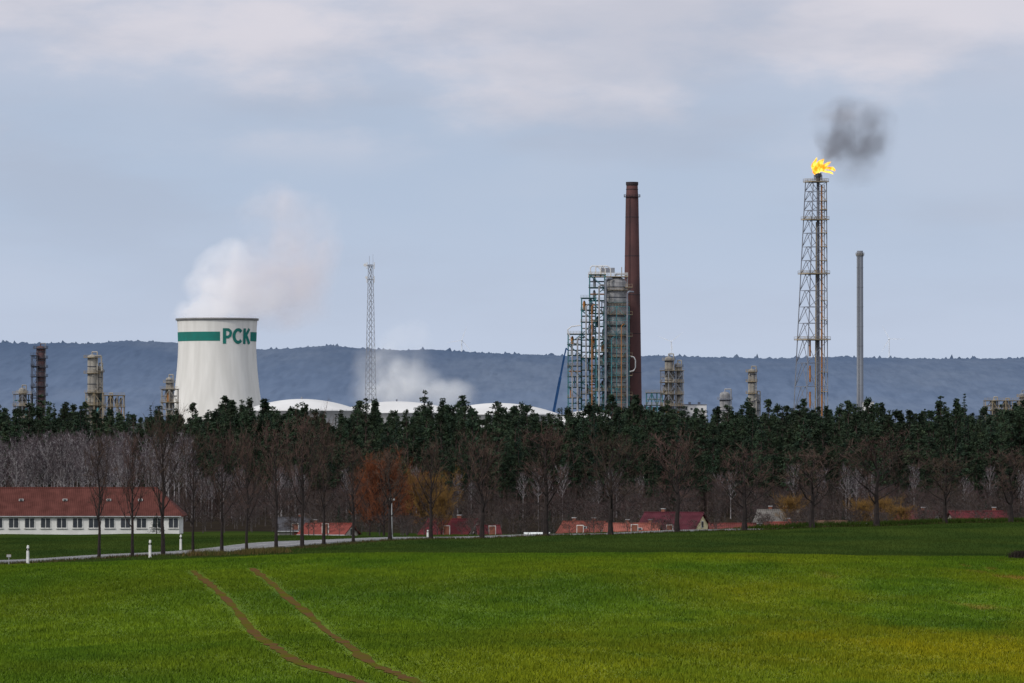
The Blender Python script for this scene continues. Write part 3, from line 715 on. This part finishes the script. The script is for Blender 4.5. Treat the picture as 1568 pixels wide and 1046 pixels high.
# --- brick chimney
m_cb=mat('chimney_brickwork',(0.125,0.062,0.060),(0.080,0.046,0.047),scale=.12,stretch=(1,1,.5),detail=7)
m_cb2=mat('chimney_collar',(0.05,0.04,0.045),scale=.3)
cxx=(968-784)*s; cyy=D+30; z0=ground(cxx,cyy)-1; mb=MB()
k=(D+30)/D
mb.lathe((cxx*k,cyy),[(15.5*s,z0),(14.6*s,zz(600)),(12.3*s,zz(450)),(9.9*s,zz(302)),(9.3*s,zz(292)),(8.8*s,zz(281)),(9.6*s,zz(279)),(9.6*s,zz(275)),(7.6*s,zz(275)),(7.2*s,zz(290))],0,40,mats=[0,0,0,0,0,1,1,1,2])
ringplat(mb,(cxx*k,cyy),zz(296.5)-.8,9.6*s,12.6*s,1,posts=16)
for b in (287,330,390,450,510,570): 
    r_=float(np.interp(b,[281,302,450,600],[8.9,9.9,12.3,14.6]))*s; mb.lathe((cxx*k,cyy),[(r_,zz(b)),(r_+.1,zz(b)+.05),(r_+.1,zz(b)+.4),(r_,zz(b)+.45)],1,40)
for q in(-.4,.4): mb.beam((cxx*k-2+q,cyy-15.2*s,z0),(cxx*k-1.5+q,cyy-9.8*s,zz(300)),.1,1)
mb.build('brick_chimney',[m_cb,m_cb2,m_dark])

# --- grey stack
m_stack=mat('stack_steel',(0.27,0.29,0.33),(0.22,0.235,0.27),scale=.15,stretch=(1,1,.3))
xs_=(1317-784)*s; z0=ground(xs_,D)-1; mb=MB()
mb.lathe((xs_,D),[(5.9*s,z0),(5.1*s,zz(600)),(4.9*s,zz(394)),(5.6*s,zz(392)),(5.6*s,zz(389)),(4.6*s,zz(388)),(4.6*s,zz(384)),(4.0*s,zz(384)),(3.8*s,zz(400))],0,24,mats=[0,0,0,1,1,0,0,1])
ringplat(mb,(xs_,D),zz(391),5*s,6.6*s,3,posts=10)
for q in(-.3,.3): mb.beam((xs_+q-1,D-5.6*s,z0),(xs_+q-1,D-5.2*s,zz(392)),.08,1)
for b in range(410,620,30): mb.lathe((xs_,D),[(5.15*s,zz(b)),(5.25*s,zz(b)),(5.25*s,zz(b)+.3),(5.15*s,zz(b)+.3)],0,24)
mb.build('steel_stack',[m_stack,m_dark,m_silver,m_beige])

# --- flare tower
mb=MB()
def corners(b):
    f=(b-279)/(656-279.); c=1249.8-f*9.0; h=15.8+f*10.5
    z=zz(b); x=(c-784)*s; hh_=h*s; out=[]
    for dx,dy in((-1,.32),(.32,1),(1,-.32),(-.32,-1)): out.append(Vector((x+dx*hh_,D+dy*hh_,z)))
    return out
lev=[279,293,308,322,337,357,378,399,420,445,470,495,521,556,592,630,662]
for b0,b1 in zip(lev[:-1],lev[1:]):
    A=corners(b0);B=corners(b1)
    for i in range(4):
        j=(i+1)%4
        mb.beam(A[i],B[i],.42,GRY); mb.beam(A[i],A[j],.2,GRY)
        ma=(A[i]+A[j])/2
        if i in (0,3): mb.beam(B[i],ma,.2,GRY); mb.beam(B[j],ma,.2,GRY)
        else: mb.beam(A[i],B[j],.18,GRY)
for b in (279,337,420,521):
    C=corners(b); c=sum(C,Vector())/4; P=[c+(q-c)*1.22 for q in C]; z=zz(b)
    vs=[(q.x,q.y,z) for q in P]+[(q.x,q.y,z+.6) for q in P]
    mb.add(vs,[(0,1,2,3),(4,5,6,7),(0,1,5,4),(1,2,6,5),(2,3,7,6),(3,0,4,7)],YEL)
    for i in range(4):
        j=(i+1)%4
        for hz in(1.2,2.1): mb.beam((P[i].x,P[i].y,z+hz),(P[j].x,P[j].y,z+hz),.12,YEL)
        for k in range(5):
            q=P[i].lerp(P[j],k/4); mb.beam((q.x,q.y,z),(q.x,q.y,z+2.1),.11,YEL)
for b in (308,321,357,378,399,460,490,570,600):
    xa=(1261-784)*s; mb.box((xa,D-4,zz(b)),(4.2,4,.35),YEL); mb.beam((xa-2,D-6,zz(b)+1.4),(xa+2,D-6,zz(b)+1.4),.1,YEL)
x_=(1253-784)*s; z0=ground(x_,D)-1
mb.beam((x_,D,z0),(x_,D,zz(279)),.95,GRY,n=12); mb.beam(((1258-784)*s,D-3,z0),((1258-784)*s,D-3,zz(283)),.6,ORA,n=8)
mb.beam(((1262-784)*s,D-3,z0),((1262-784)*s,D-3,zz(283)),.35,SIL,n=8); mb.beam(((1248-784)*s,D-2,z0),((1250-784)*s,D-2,zz(340)),.4,YEL,n=8)
for b in (521,560,600): mb.beam(((1240-784)*s,D-3,zz(b+25)),((1240-784)*s,D-3,zz(b)),.6,ORA,n=8)
mb.lathe((x_,D),[(1.2,zz(279)),(1.5,zz(272)),(2.0,zz(270)),(2.0,zz(266)),(1.5,zz(265))],DRK,16)
for k in range(8):
    t_=k*math.pi/4; mb.beam((x_+2*math.cos(t_),D+2*math.sin(t_),zz(275)),(x_+2.3*math.cos(t_),D+2.3*math.sin(t_),zz(264)),.16,DRK)
for a in (1247,1259): mb.beam(((a-784)*s,D,zz(279)),((a-784)*s,D,zz(268)),.3,GRY); 
mb.build('flare_tower',PM)

# --- flame
m_fl,nt,p=newmat('flame_emission'); nt.nodes.remove(p)
em=nt.nodes.new('ShaderNodeEmission'); tc=nt.nodes.new('ShaderNodeTexCoord'); n=nt.nodes.new('ShaderNodeTexNoise'); n.inputs['Scale'].default_value=.35; n.inputs['Detail'].default_value=4
rr=nt.nodes.new('ShaderNodeValToRGB'); e=rr.color_ramp.elements; e[0].position=.34; e[0].color=(1,.16,.01,1); e[1].position=.56; e[1].color=(1,.64,.10,1); x_e=rr.color_ramp.elements.new(.44); x_e.color=(1,.34,.015,1)
nt.links.new(tc.outputs['Object'],n.inputs['Vector']); nt.links.new(n.outputs['Fac'],rr.inputs[0]); nt.links.new(rr.outputs[0],em.inputs['Color']); em.inputs['Strength'].default_value=1.8
nt.links.new(em.outputs[0],nt.nodes['Material Output'].inputs['Surface'])
mb=MB(); random.seed(5)
def tongue(path,rads):
    n=10; vs=[]
    for (a,b,y_),r_ in zip(path,rads):
        for i in range(n):
            t_=2*math.pi*i/n; vs.append((((a-1252)+r_*math.cos(t_)*(1+.25*random.uniform(-1,1)))*s,(y_+r_*math.sin(t_))*s,((266-b)+r_*.5*math.sin(t_+1)*random.uniform(.2,1))*s))
    fs=[]
    for k in range(len(path)-1):
        for i in range(n): j=(i+1)%n; fs.append((k*n+i,k*n+j,(k+1)*n+j,(k+1)*n+i))
    fs.append(tuple(range(n-1,-1,-1))); fs.append(tuple(range((len(path)-1)*n,len(path)*n))); mb.add(vs,fs)
tongue([(1251,267,0),(1251,262,0),(1252,256,0),(1254,250,0),(1258,245,0),(1262,243,0)],[3,5.2,7,6.5,4,.6])
tongue([(1253,264,1),(1259,259,1),(1266,257,1),(1272,257,1),(1277,260,1),(1279,262,1)],[3,6,6,5,3,.3])
tongue([(1249,265,-1),(1247,260,-1),(1246,254,-1),(1247,249,-1),(1250,244,-1),(1251,241,-1)],[2.5,3.5,3.5,3,1.8,.3])
tongue([(1258,262,2),(1262,256,2),(1266,251,2),(1270,248,2),(1274,247,2)],[4,5.5,5,3.2,.4])
tongue([(1262,262,-2),(1268,263,-2),(1273,265,-2),(1276,267,-2)],[3,3,2,.3])
mb.build('gas_flame',[m_fl],smooth=True,loc=((1252-784)*s,D,zz(266)))

# --- lattice mast
mb=MB(); xm=(567.5-784)*s; z0=ground(xm,D)-1
def mc(b):
    h=float(np.interp(b,[405,656],[3.6,9.5]))*s; z=zz(b)
    return [Vector((xm+dx*h,D+dy*h,z)) for dx,dy in((-1,.2),(.2,1),(1,-.2),(-.2,-1))]
L_=list(np.arange(405,660,9.5))
for b0,b1 in zip(L_[:-1],L_[1:]):
    A=mc(b0);B=mc(b1)
    for i in range(4):
        j=(i+1)%4; mb.beam(A[i],B[i],.2,0); mb.beam(A[i],A[j],.11,0); mb.beam(A[i],B[j],.11,0)
for b in(407,428): 
    mb.box((xm,D,zz(b)),(4.2,4.2,.3),0); 
    for sx in(-1,1): mb.beam((xm+sx*2.2,D-2,zz(b)-2),(xm+sx*2.2,D-2,zz(b)+2),.3,1,n=8)
mb.beam((xm-.8,D,zz(405)),(xm-.8,D,zz(392)),.14,0); mb.beam((xm+1.4,D,zz(405)),(xm+1.4,D,zz(389)),.1,0)
mb.beam((xm-3.4,D-1.6,zz(406)),(xm-3.4,D-2.4,zz(406)),1.0,1,n=14); mb.beam((xm-2.6,D-1.6,zz(425)),(xm-2.6,D-2.4,zz(425)),.8,1,n=14); mb.beam((xm-3.4,D-1.6,zz(406)),(xm,D,zz(406)),.15,0)
mb.build('lattice_radio_mast',[mat('mast_steel',(.30,.31,.34),(.24,.25,.28),scale=.3),m_whites])

# --- smaller process units
mb=MB(); column(mb,62,0,530,6.5*s,RUS,plats=(534,549,563,577,592,606),pw=1.9,pm=DRK); frame(mb,49,58,-5,5,545,7,m=DRK,nb=1,pm=DRK,clutter=False); mb.build('rusty_fractionator_column',PM)
mb=MB(); column(mb,34,0,594,5*s,BEI,plats=(602,),pm=BEI); frame(mb,22,48,-5,5,604,3,m=GRY,nb=2); mb.build('process_vessel',PM)
mb=MB(); column(mb,141,0,543,7*s,BEI,plats=(548,572,),pw=2.4,pm=YEL); column(mb,151,5,560,4*s,BEI,plats=(570,),pm=YEL); frame(mb,132,158,-5,5,602,3,m=YEL,nb=2)
mb.path([R(145,545,-5),R(155,545,-5),R(156,568,-5)],.5,BEI); mb.build('beige_fractionator_column',PM)
mb=MB(); frame(mb,160,190,-5,5,606,3,m=YEL,nb=3,seed=4); column(mb,168,2,606,3*s,BEI); mb.build('pipe_rack',PM)
mb=MB(); column(mb,268,-60,580,5*s,BEI,plats=(588,600),pm=BEI); frame(mb,257,281,-66,-54,598,3,m=BEI,nb=2,seed=6); mb.build('stripper_vessel',PM)
mb=MB(); column(mb,1024,0,546,6*s,BEI,plats=(552,575,598),pm=BEI); column(mb,1038,3,556,4.5*s,BEI,plats=(562,580),pm=GRY); frame(mb,1012,1046,-6,6,568,5,m=GRY,nb=3,seed=7); mb.build('twin_reactor_columns',PM)
mb=MB(); frame(mb,990,1014,-6,6,602,3,m=TEA,nb=3,seed=8); mb.build('teal_pipe_rack',PM)
mb=MB(); column(mb,1110,0,600,8*s,SIL,plats=(612,),pm=GRY); mb.build('silver_storage_vessel',PM)
mb=MB(); column(mb,1151,0,565,5.5*s,BEI,plats=(570,585,603),pm=YEL,pw=1.4); column(mb,1160,3,603,3*s,SIL); mb.build('beige_absorber_column',PM)
mb=MB(); column(mb,1522,0,612,4*s,BEI); column(mb,1540,0,614,4*s,BEI); column(mb,1565,0,602,4*s,GRY,plats=(608,)); frame(mb,1508,1590,-6,6,614,3,m=YEL,nb=8,seed=10); mb.build('tank_farm_pipe_rack',PM)
def hall(name,aL,aR,bt,dd,mm):
    mb=MB(); xL=(aL-784)*s;xR=(aR-784)*s; z0=ground(xL,D)-1; h=zz(bt)-z0; c=((xL+xR)/2,D+dd,z0+h/2)
    mb.box(c,(xR-xL,18,h),0); mb.box((c[0],c[1],z0+h+.2),(xR-xL+.8,18.8,.4),1)
    k=xL+2
    while k<xR-1: mb.box((k,D+dd-9.05,z0+h-2.5),(1.3,.15,1.2),2); k+=3.2
    for q in(.3,.7): mb.box((xL+(xR-xL)*q,D+dd,z0+h+1),(1.6,1.6,1.6),1)
    mb.build(name,[mm,m_grey,m_pane])
hall('white_control_building',1046,1082,620,10,m_whites); hall('white_pump_house',1320,1335,616,-10,m_whites); hall('low_workshop_hall',983,1004,624,20,m_whites)
for i,(a,w,bt) in enumerate(((462,92,611),(606,104,614),(762,100,616),(900,60,628))):
    dd=-180; Dd=D+dd; sc=mpp(Dd); x=(a-784)*sc; r=w*sc; zt=CZ+(690-bt)*sc; ze=CZ+(690-bt-19)*sc; z0=ground(x,Dd)-1
    hgt=zt-ze; Rs=(r*r+hgt*hgt)/(2*hgt); mb=MB(); P=[(r,z0),(r,ze),(r+.3,ze),(r+.3,ze+.3)]
    for k in range(1,13):
        rr_=r*(1-k/12.); P.append((max(rr_,.02),zt-Rs+math.sqrt(max(0,Rs*Rs-rr_*rr_))))
    mb.lathe((x,Dd+i*2*r*.35),P,0,48)
    mb.beam((x,Dd+i*2*r*.35,zt-.3),(x,Dd+i*2*r*.35,zt+1.2),.5,1,n=8)
    for k in range(9): 
        t_=math.radians(200+k*17); px_,py_=x+(r+.2)*math.cos(t_),Dd+i*2*r*.35+(r+.2)*math.sin(t_); mb.beam((px_,py_,ze),(px_,py_,ze+1.2),.08,1)
    mb.build('domed_storage_tank',[m_whites,m_grey],smooth=True)
m_blue=mat('crane_blue',(0.02,0.07,0.19),scale=.3); mb=MB()
a=R(846,640,-40);b=R(858,578,-40);c=R(864,546,-40);d_=R(867,533,-40)
mb.beam(a,b,1.15,0); mb.beam(b,c,.85,0); mb.beam(c,d_,.6,0); mb.beam(d_,R(870,537,-40),.45,0); mb.beam(R(870,537,-40),R(870,560,-40),.10,1); mb.box(R(870,562,-40),(1,1,1.6),1)
g=ground(a.x,a.y); mb.box((a.x-3,a.y,g+2.2),(14,3,2),0); mb.box((a.x-8.5,a.y,g+3.8),(2.6,2.8,2.4),0); mb.box((a.x+.5,a.y,g+4),(5,3,2.6),0); mb.beam((a.x+1,a.y,g+4.5),a,1.2,0)
for k in range(5): mb.beam((a.x-9+k*2.8,a.y-1.7,g+.8),(a.x-9+k*2.8,a.y+1.7,g+.8),.8,1,n=12)
mb.build('mobile_crane',[m_blue,m_dark])
m_turb=mat('turbine_white',(0.80,0.84,0.90),(0.76,0.80,0.87),scale=.1)
for a,b,rot in ((707,521,.35),(1028,523,.9),(1362,519,-.5)):
    Dt=8200.; p0=S(a,b,Dt); mb=MB(); mb.beam((0,6,-150),(0,6,0),1.1,0,r2=.6,n=12); mb.beam((0,-2,0),(0,10,0),1.1,0,n=8); mb.beam((0,-4,0),(0,-2,0),.8,0,n=8)
    for k in range(3):
        t_=rot+k*2.094; d3=Vector((math.sin(t_),0,math.cos(t_))); mb.beam(d3*1,d3*7,.4,0,r2=.7,n=4); mb.beam(d3*7,d3*22,.7,0,r2=.15,n=4)
    mb.build('wind_turbine',[m_turb],loc=p0)

# ================================================================ plumes
def plume(name,a0,b0,dd,blobs,color,dens,nscale=.05,warp=12.,lo=.40,hi=.62,emis=0.0,aniso=0.0,depthf=1.0,step=1.0,emc=None,floor=.12):
    org=R(a0,b0,dd)
    m=bpy.data.materials.new(name); m.use_nodes=True; nt=m.node_tree; nt.nodes.clear(); L=nt.links.new
    out=nt.nodes.new('ShaderNodeOutputMaterial'); pv=nt.nodes.new('ShaderNodeVolumePrincipled'); L(pv.outputs[0],out.inputs['Volume'])
    pv.inputs['Color'].default_value=(*color,1); pv.inputs['Anisotropy'].default_value=aniso
    tc=nt.nodes.new('ShaderNodeTexCoord')
    wn=nt.nodes.new('ShaderNodeTexNoise'); wn.inputs['Scale'].default_value=nscale*.6; wn.inputs['Detail'].default_value=3; L(tc.outputs['Object'],wn.inputs['Vector'])
    def vm(op,a,b):
        x=nt.nodes.new('ShaderNodeVectorMath'); x.operation=op
        for i,c in enumerate((a,b)):
            if isinstance(c,tuple): x.inputs[i].default_value=c
            else: L(c,x.inputs[i])
        return x
    def ma(op,a,b,cl=False):
        x=nt.nodes.new('ShaderNodeMath'); x.operation=op; x.use_clamp=cl
        for i,c in enumerate((a,b)):
            if isinstance(c,(int,float)): x.inputs[i].default_value=c
            else: L(c,x.inputs[i])
        return x.outputs[0]
    w=vm('SUBTRACT',wn.outputs['Color'],(.5,.5,.5)).outputs[0]; w=vm('MULTIPLY',w,(warp*2,warp*2,warp*2)).outputs[0]
    P=vm('ADD',tc.outputs['Object'],w).outputs[0]
    tot=None; bx=[[1e9,-1e9] for _ in range(3)]
    for (a,b,ra_,rb_,dn) in blobs:
        c=((a-a0)*s,0.0,(b0-b)*s); ry=(ra_+rb_)/2*depthf*s; r3=(ra_*s,ry,rb_*s)
        q=vm('SUBTRACT',P,c).outputs[0]; q=vm('DIVIDE',q,r3).outputs[0]; ln=vm('DOT_PRODUCT',q,q).outputs['Value']
        v=ma('SUBTRACT',1.0,ln,True); v=ma('MULTIPLY',v,float(dn)); tot=v if tot is None else ma('ADD',tot,v)
        for k in range(3):
            bx[k][0]=min(bx[k][0],c[k]-r3[k]*1.05-warp*.3); bx[k][1]=max(bx[k][1],c[k]+r3[k]*1.05+warp*.3)
    n=nt.nodes.new('ShaderNodeTexNoise'); n.inputs['Scale'].default_value=nscale; n.inputs['Detail'].default_value=5; n.inputs['Roughness'].default_value=.55; L(P,n.inputs['Vector'])
    r=nt.nodes.new('ShaderNodeMapRange'); r.inputs['From Min'].default_value=lo; r.inputs['From Max'].default_value=hi; L(n.outputs['Fac'],r.inputs['Value'])
    f=ma('MULTIPLY',tot,ma('ADD',r.outputs[0],floor)); f=ma('MULTIPLY',f,dens); L(f,pv.inputs['Density'])
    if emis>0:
        L(ma('MULTIPLY',f,emis),pv.inputs['Emission Strength']); pv.inputs['Emission Color'].default_value=(*(emc or color),1)  # glow added to the volume, standing in for multiply scattered light
    try: m.cycles.volume_step_rate=step
    except Exception: pass
    mb=MB(); c=[(q[0]+q[1])/2 for q in bx]; sz=[q[1]-q[0] for q in bx]
    mb.box(c,sz,0); mb.build(name,[m],loc=org)
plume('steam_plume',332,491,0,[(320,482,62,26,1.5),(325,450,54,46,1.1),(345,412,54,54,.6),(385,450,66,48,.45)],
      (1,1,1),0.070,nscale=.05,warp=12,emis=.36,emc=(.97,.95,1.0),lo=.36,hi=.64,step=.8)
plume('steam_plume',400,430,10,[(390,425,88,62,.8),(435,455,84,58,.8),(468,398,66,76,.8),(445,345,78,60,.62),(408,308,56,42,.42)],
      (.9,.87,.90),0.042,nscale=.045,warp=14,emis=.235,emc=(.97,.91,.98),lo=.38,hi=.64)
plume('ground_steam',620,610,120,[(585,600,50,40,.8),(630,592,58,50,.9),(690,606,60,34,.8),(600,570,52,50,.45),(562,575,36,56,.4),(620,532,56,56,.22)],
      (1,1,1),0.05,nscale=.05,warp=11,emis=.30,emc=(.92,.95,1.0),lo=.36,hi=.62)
plume('flare_smoke',1262,250,0,[(1266,240,20,20,1.0),(1274,226,32,32,1.0),(1288,210,48,44,.9),(1318,200,62,48,.75),(1290,178,54,38,.5),(1312,240,62,48,.5),(1335,215,52,52,.4)],
      (.22,.21,.23),0.042,nscale=.065,warp=10,lo=.36,hi=.64,emis=.06,emc=(.44,.42,.46),floor=.12,step=.8)

# ================================================================ sky, sun, camera
w=bpy.data.worlds.new('World'); scene.world=w; w.use_nodes=True; nt=w.node_tree; nt.nodes.clear(); L=nt.links.new
out=nt.nodes.new('ShaderNodeOutputWorld'); bg=nt.nodes.new('ShaderNodeBackground'); bg.inputs['Strength'].default_value=.1; L(bg.outputs[0],out.inputs[0])
sun_dir=Vector((-.62,-.55,.60)).normalized(); elev=math.asin(sun_dir.z)
sky=nt.nodes.new('ShaderNodeTexSky'); sky.sky_type='NISHITA'; sky.sun_disc=False; sky.sun_elevation=elev; sky.sun_rotation=math.atan2(sun_dir.x,sun_dir.y)
tc=nt.nodes.new('ShaderNodeTexCoord'); sep=nt.nodes.new('ShaderNodeSeparateXYZ'); L(tc.outputs['Generated'],sep.inputs[0])
ramp=nt.nodes.new('ShaderNodeValToRGB'); cr=ramp.color_ramp
mr=nt.nodes.new('ShaderNodeMapRange'); mr.inputs['From Min'].default_value=0; mr.inputs['From Max'].default_value=.12; L(sep.outputs['Z'],mr.inputs['Value']); L(mr.outputs[0],ramp.inputs[0])
cr.elements[0].position=.0; cr.elements[0].color=(.52,.60,.755,1)
cr.elements[1].position=1.0; cr.elements[1].color=(.55,.59,.69,1)
for p_,c_ in((.17,(.52,.60,.76)),(.36,(.445,.54,.705)),(.50,(.435,.52,.675)),(.60,(.50,.55,.685))):
    e=cr.elements.new(p_); e.color=(*c_,1)
def nz(sc,st,loc,det=6,ro=.5):
    mp=nt.nodes.new('ShaderNodeMapping'); mp.inputs['Scale'].default_value=st; mp.inputs['Location'].default_value=loc; L(tc.outputs['Generated'],mp.inputs[0])
    n=nt.nodes.new('ShaderNodeTexNoise'); n.inputs['Scale'].default_value=sc; n.inputs['Detail'].default_value=det; n.inputs['Roughness'].default_value=ro; L(mp.outputs[0],n.inputs['Vector']); return n.outputs['Fac']
def rng_(v,a,b,c=0.,d=1.,sm=True):
    r=nt.nodes.new('ShaderNodeMapRange'); r.interpolation_type='SMOOTHSTEP' if sm else 'LINEAR'
    for k,q in zip(('From Min','From Max','To Min','To Max'),(a,b,c,d)): r.inputs[k].default_value=q
    L(v,r.inputs['Value']); return r.outputs[0]
def ma(op,a,b,cl=False):
    x=nt.nodes.new('ShaderNodeMath'); x.operation=op; x.use_clamp=cl
    for i,c in enumerate((a,b)):
        if isinstance(c,(int,float)): x.inputs[i].default_value=c
        else: L(c,x.inputs[i])
    return x.outputs[0]
def mixc(f,a,b):
    x=nt.nodes.new('ShaderNodeMix'); x.data_type='RGBA'
    if isinstance(f,float): x.inputs['Factor'].default_value=f
    else: L(f,x.inputs['Factor'])
    for k,c in(('A',a),('B',b)):
        if isinstance(c,tuple): x.inputs[k].default_value=(*c,1)
        else: L(c,x.inputs[k])
    return x.outputs['Result']
n1=nz(1.0,(20,20,50),(5.1,0,2.7),7,.55); hgt=rng_(sep.outputs['Z'],.04,.08,0,1,False)
cm=rng_(ma('ADD',n1,ma('MULTIPLY',hgt,.26)),.57,.78)
cm=ma('MULTIPLY',cm,rng_(sep.outputs['Z'],.046,.066))
col=mixc(cm,ramp.outputs[0],(.70,.675,.745))
n2=nz(1.0,(12,12,48),(7.3,0,4.2),7,.55)
dk=ma('MULTIPLY',rng_(n2,.46,.68),.50); dk=ma('MULTIPLY',dk,rng_(sep.outputs['Z'],.02,.06,.35,1.)); col=mixc(dk,col,(.41,.455,.575))
n4=nz(1.0,(10,10,22),(1.3,0,9.2)); col=mixc(ma('MULTIPLY',rng_(n4,.45,.7),.28),col,(.60,.63,.74))
up_=rng_(sep.outputs['Z'],.12,.6); n3=nz(2.2,(1,1,2),(0,0,0)); cl=mixc(rng_(n3,.35,.65),(.66,.72,.84),(1.05,1.03,1.02)); col=mixc(up_,col,cl)
sc_=nt.nodes.new('ShaderNodeVectorMath'); sc_.operation='SCALE'; sc_.inputs['Scale'].default_value=10.0; L(col,sc_.inputs[0])
fin=mixc(.06,sc_.outputs[0],sky.outputs[0]); L(fin,bg.inputs['Color'])
sl=bpy.data.lights.new('sun','SUN'); sl.energy=1.9; sl.angle=math.radians(10); sl.color=(1,.95,.88)
so=bpy.data.objects.new('sun',sl); scene.collection.objects.link(so); so.rotation_euler=sun_dir.to_track_quat('Z','Y').to_euler(); so.location=(-100,-100,200)
cam=bpy.data.cameras.new('camera'); cam.lens=200; cam.sensor_width=36; cam.clip_start=1; cam.clip_end=30000
co=bpy.data.objects.new('camera',cam); scene.collection.objects.link(co); co.location=(0,0,CZ); co.rotation_euler=(math.radians(90)+math.atan(167/F),0,0); scene.camera=co
scene.view_settings.view_transform='Standard'; scene.view_settings.look='None'; scene.view_settings.exposure=0
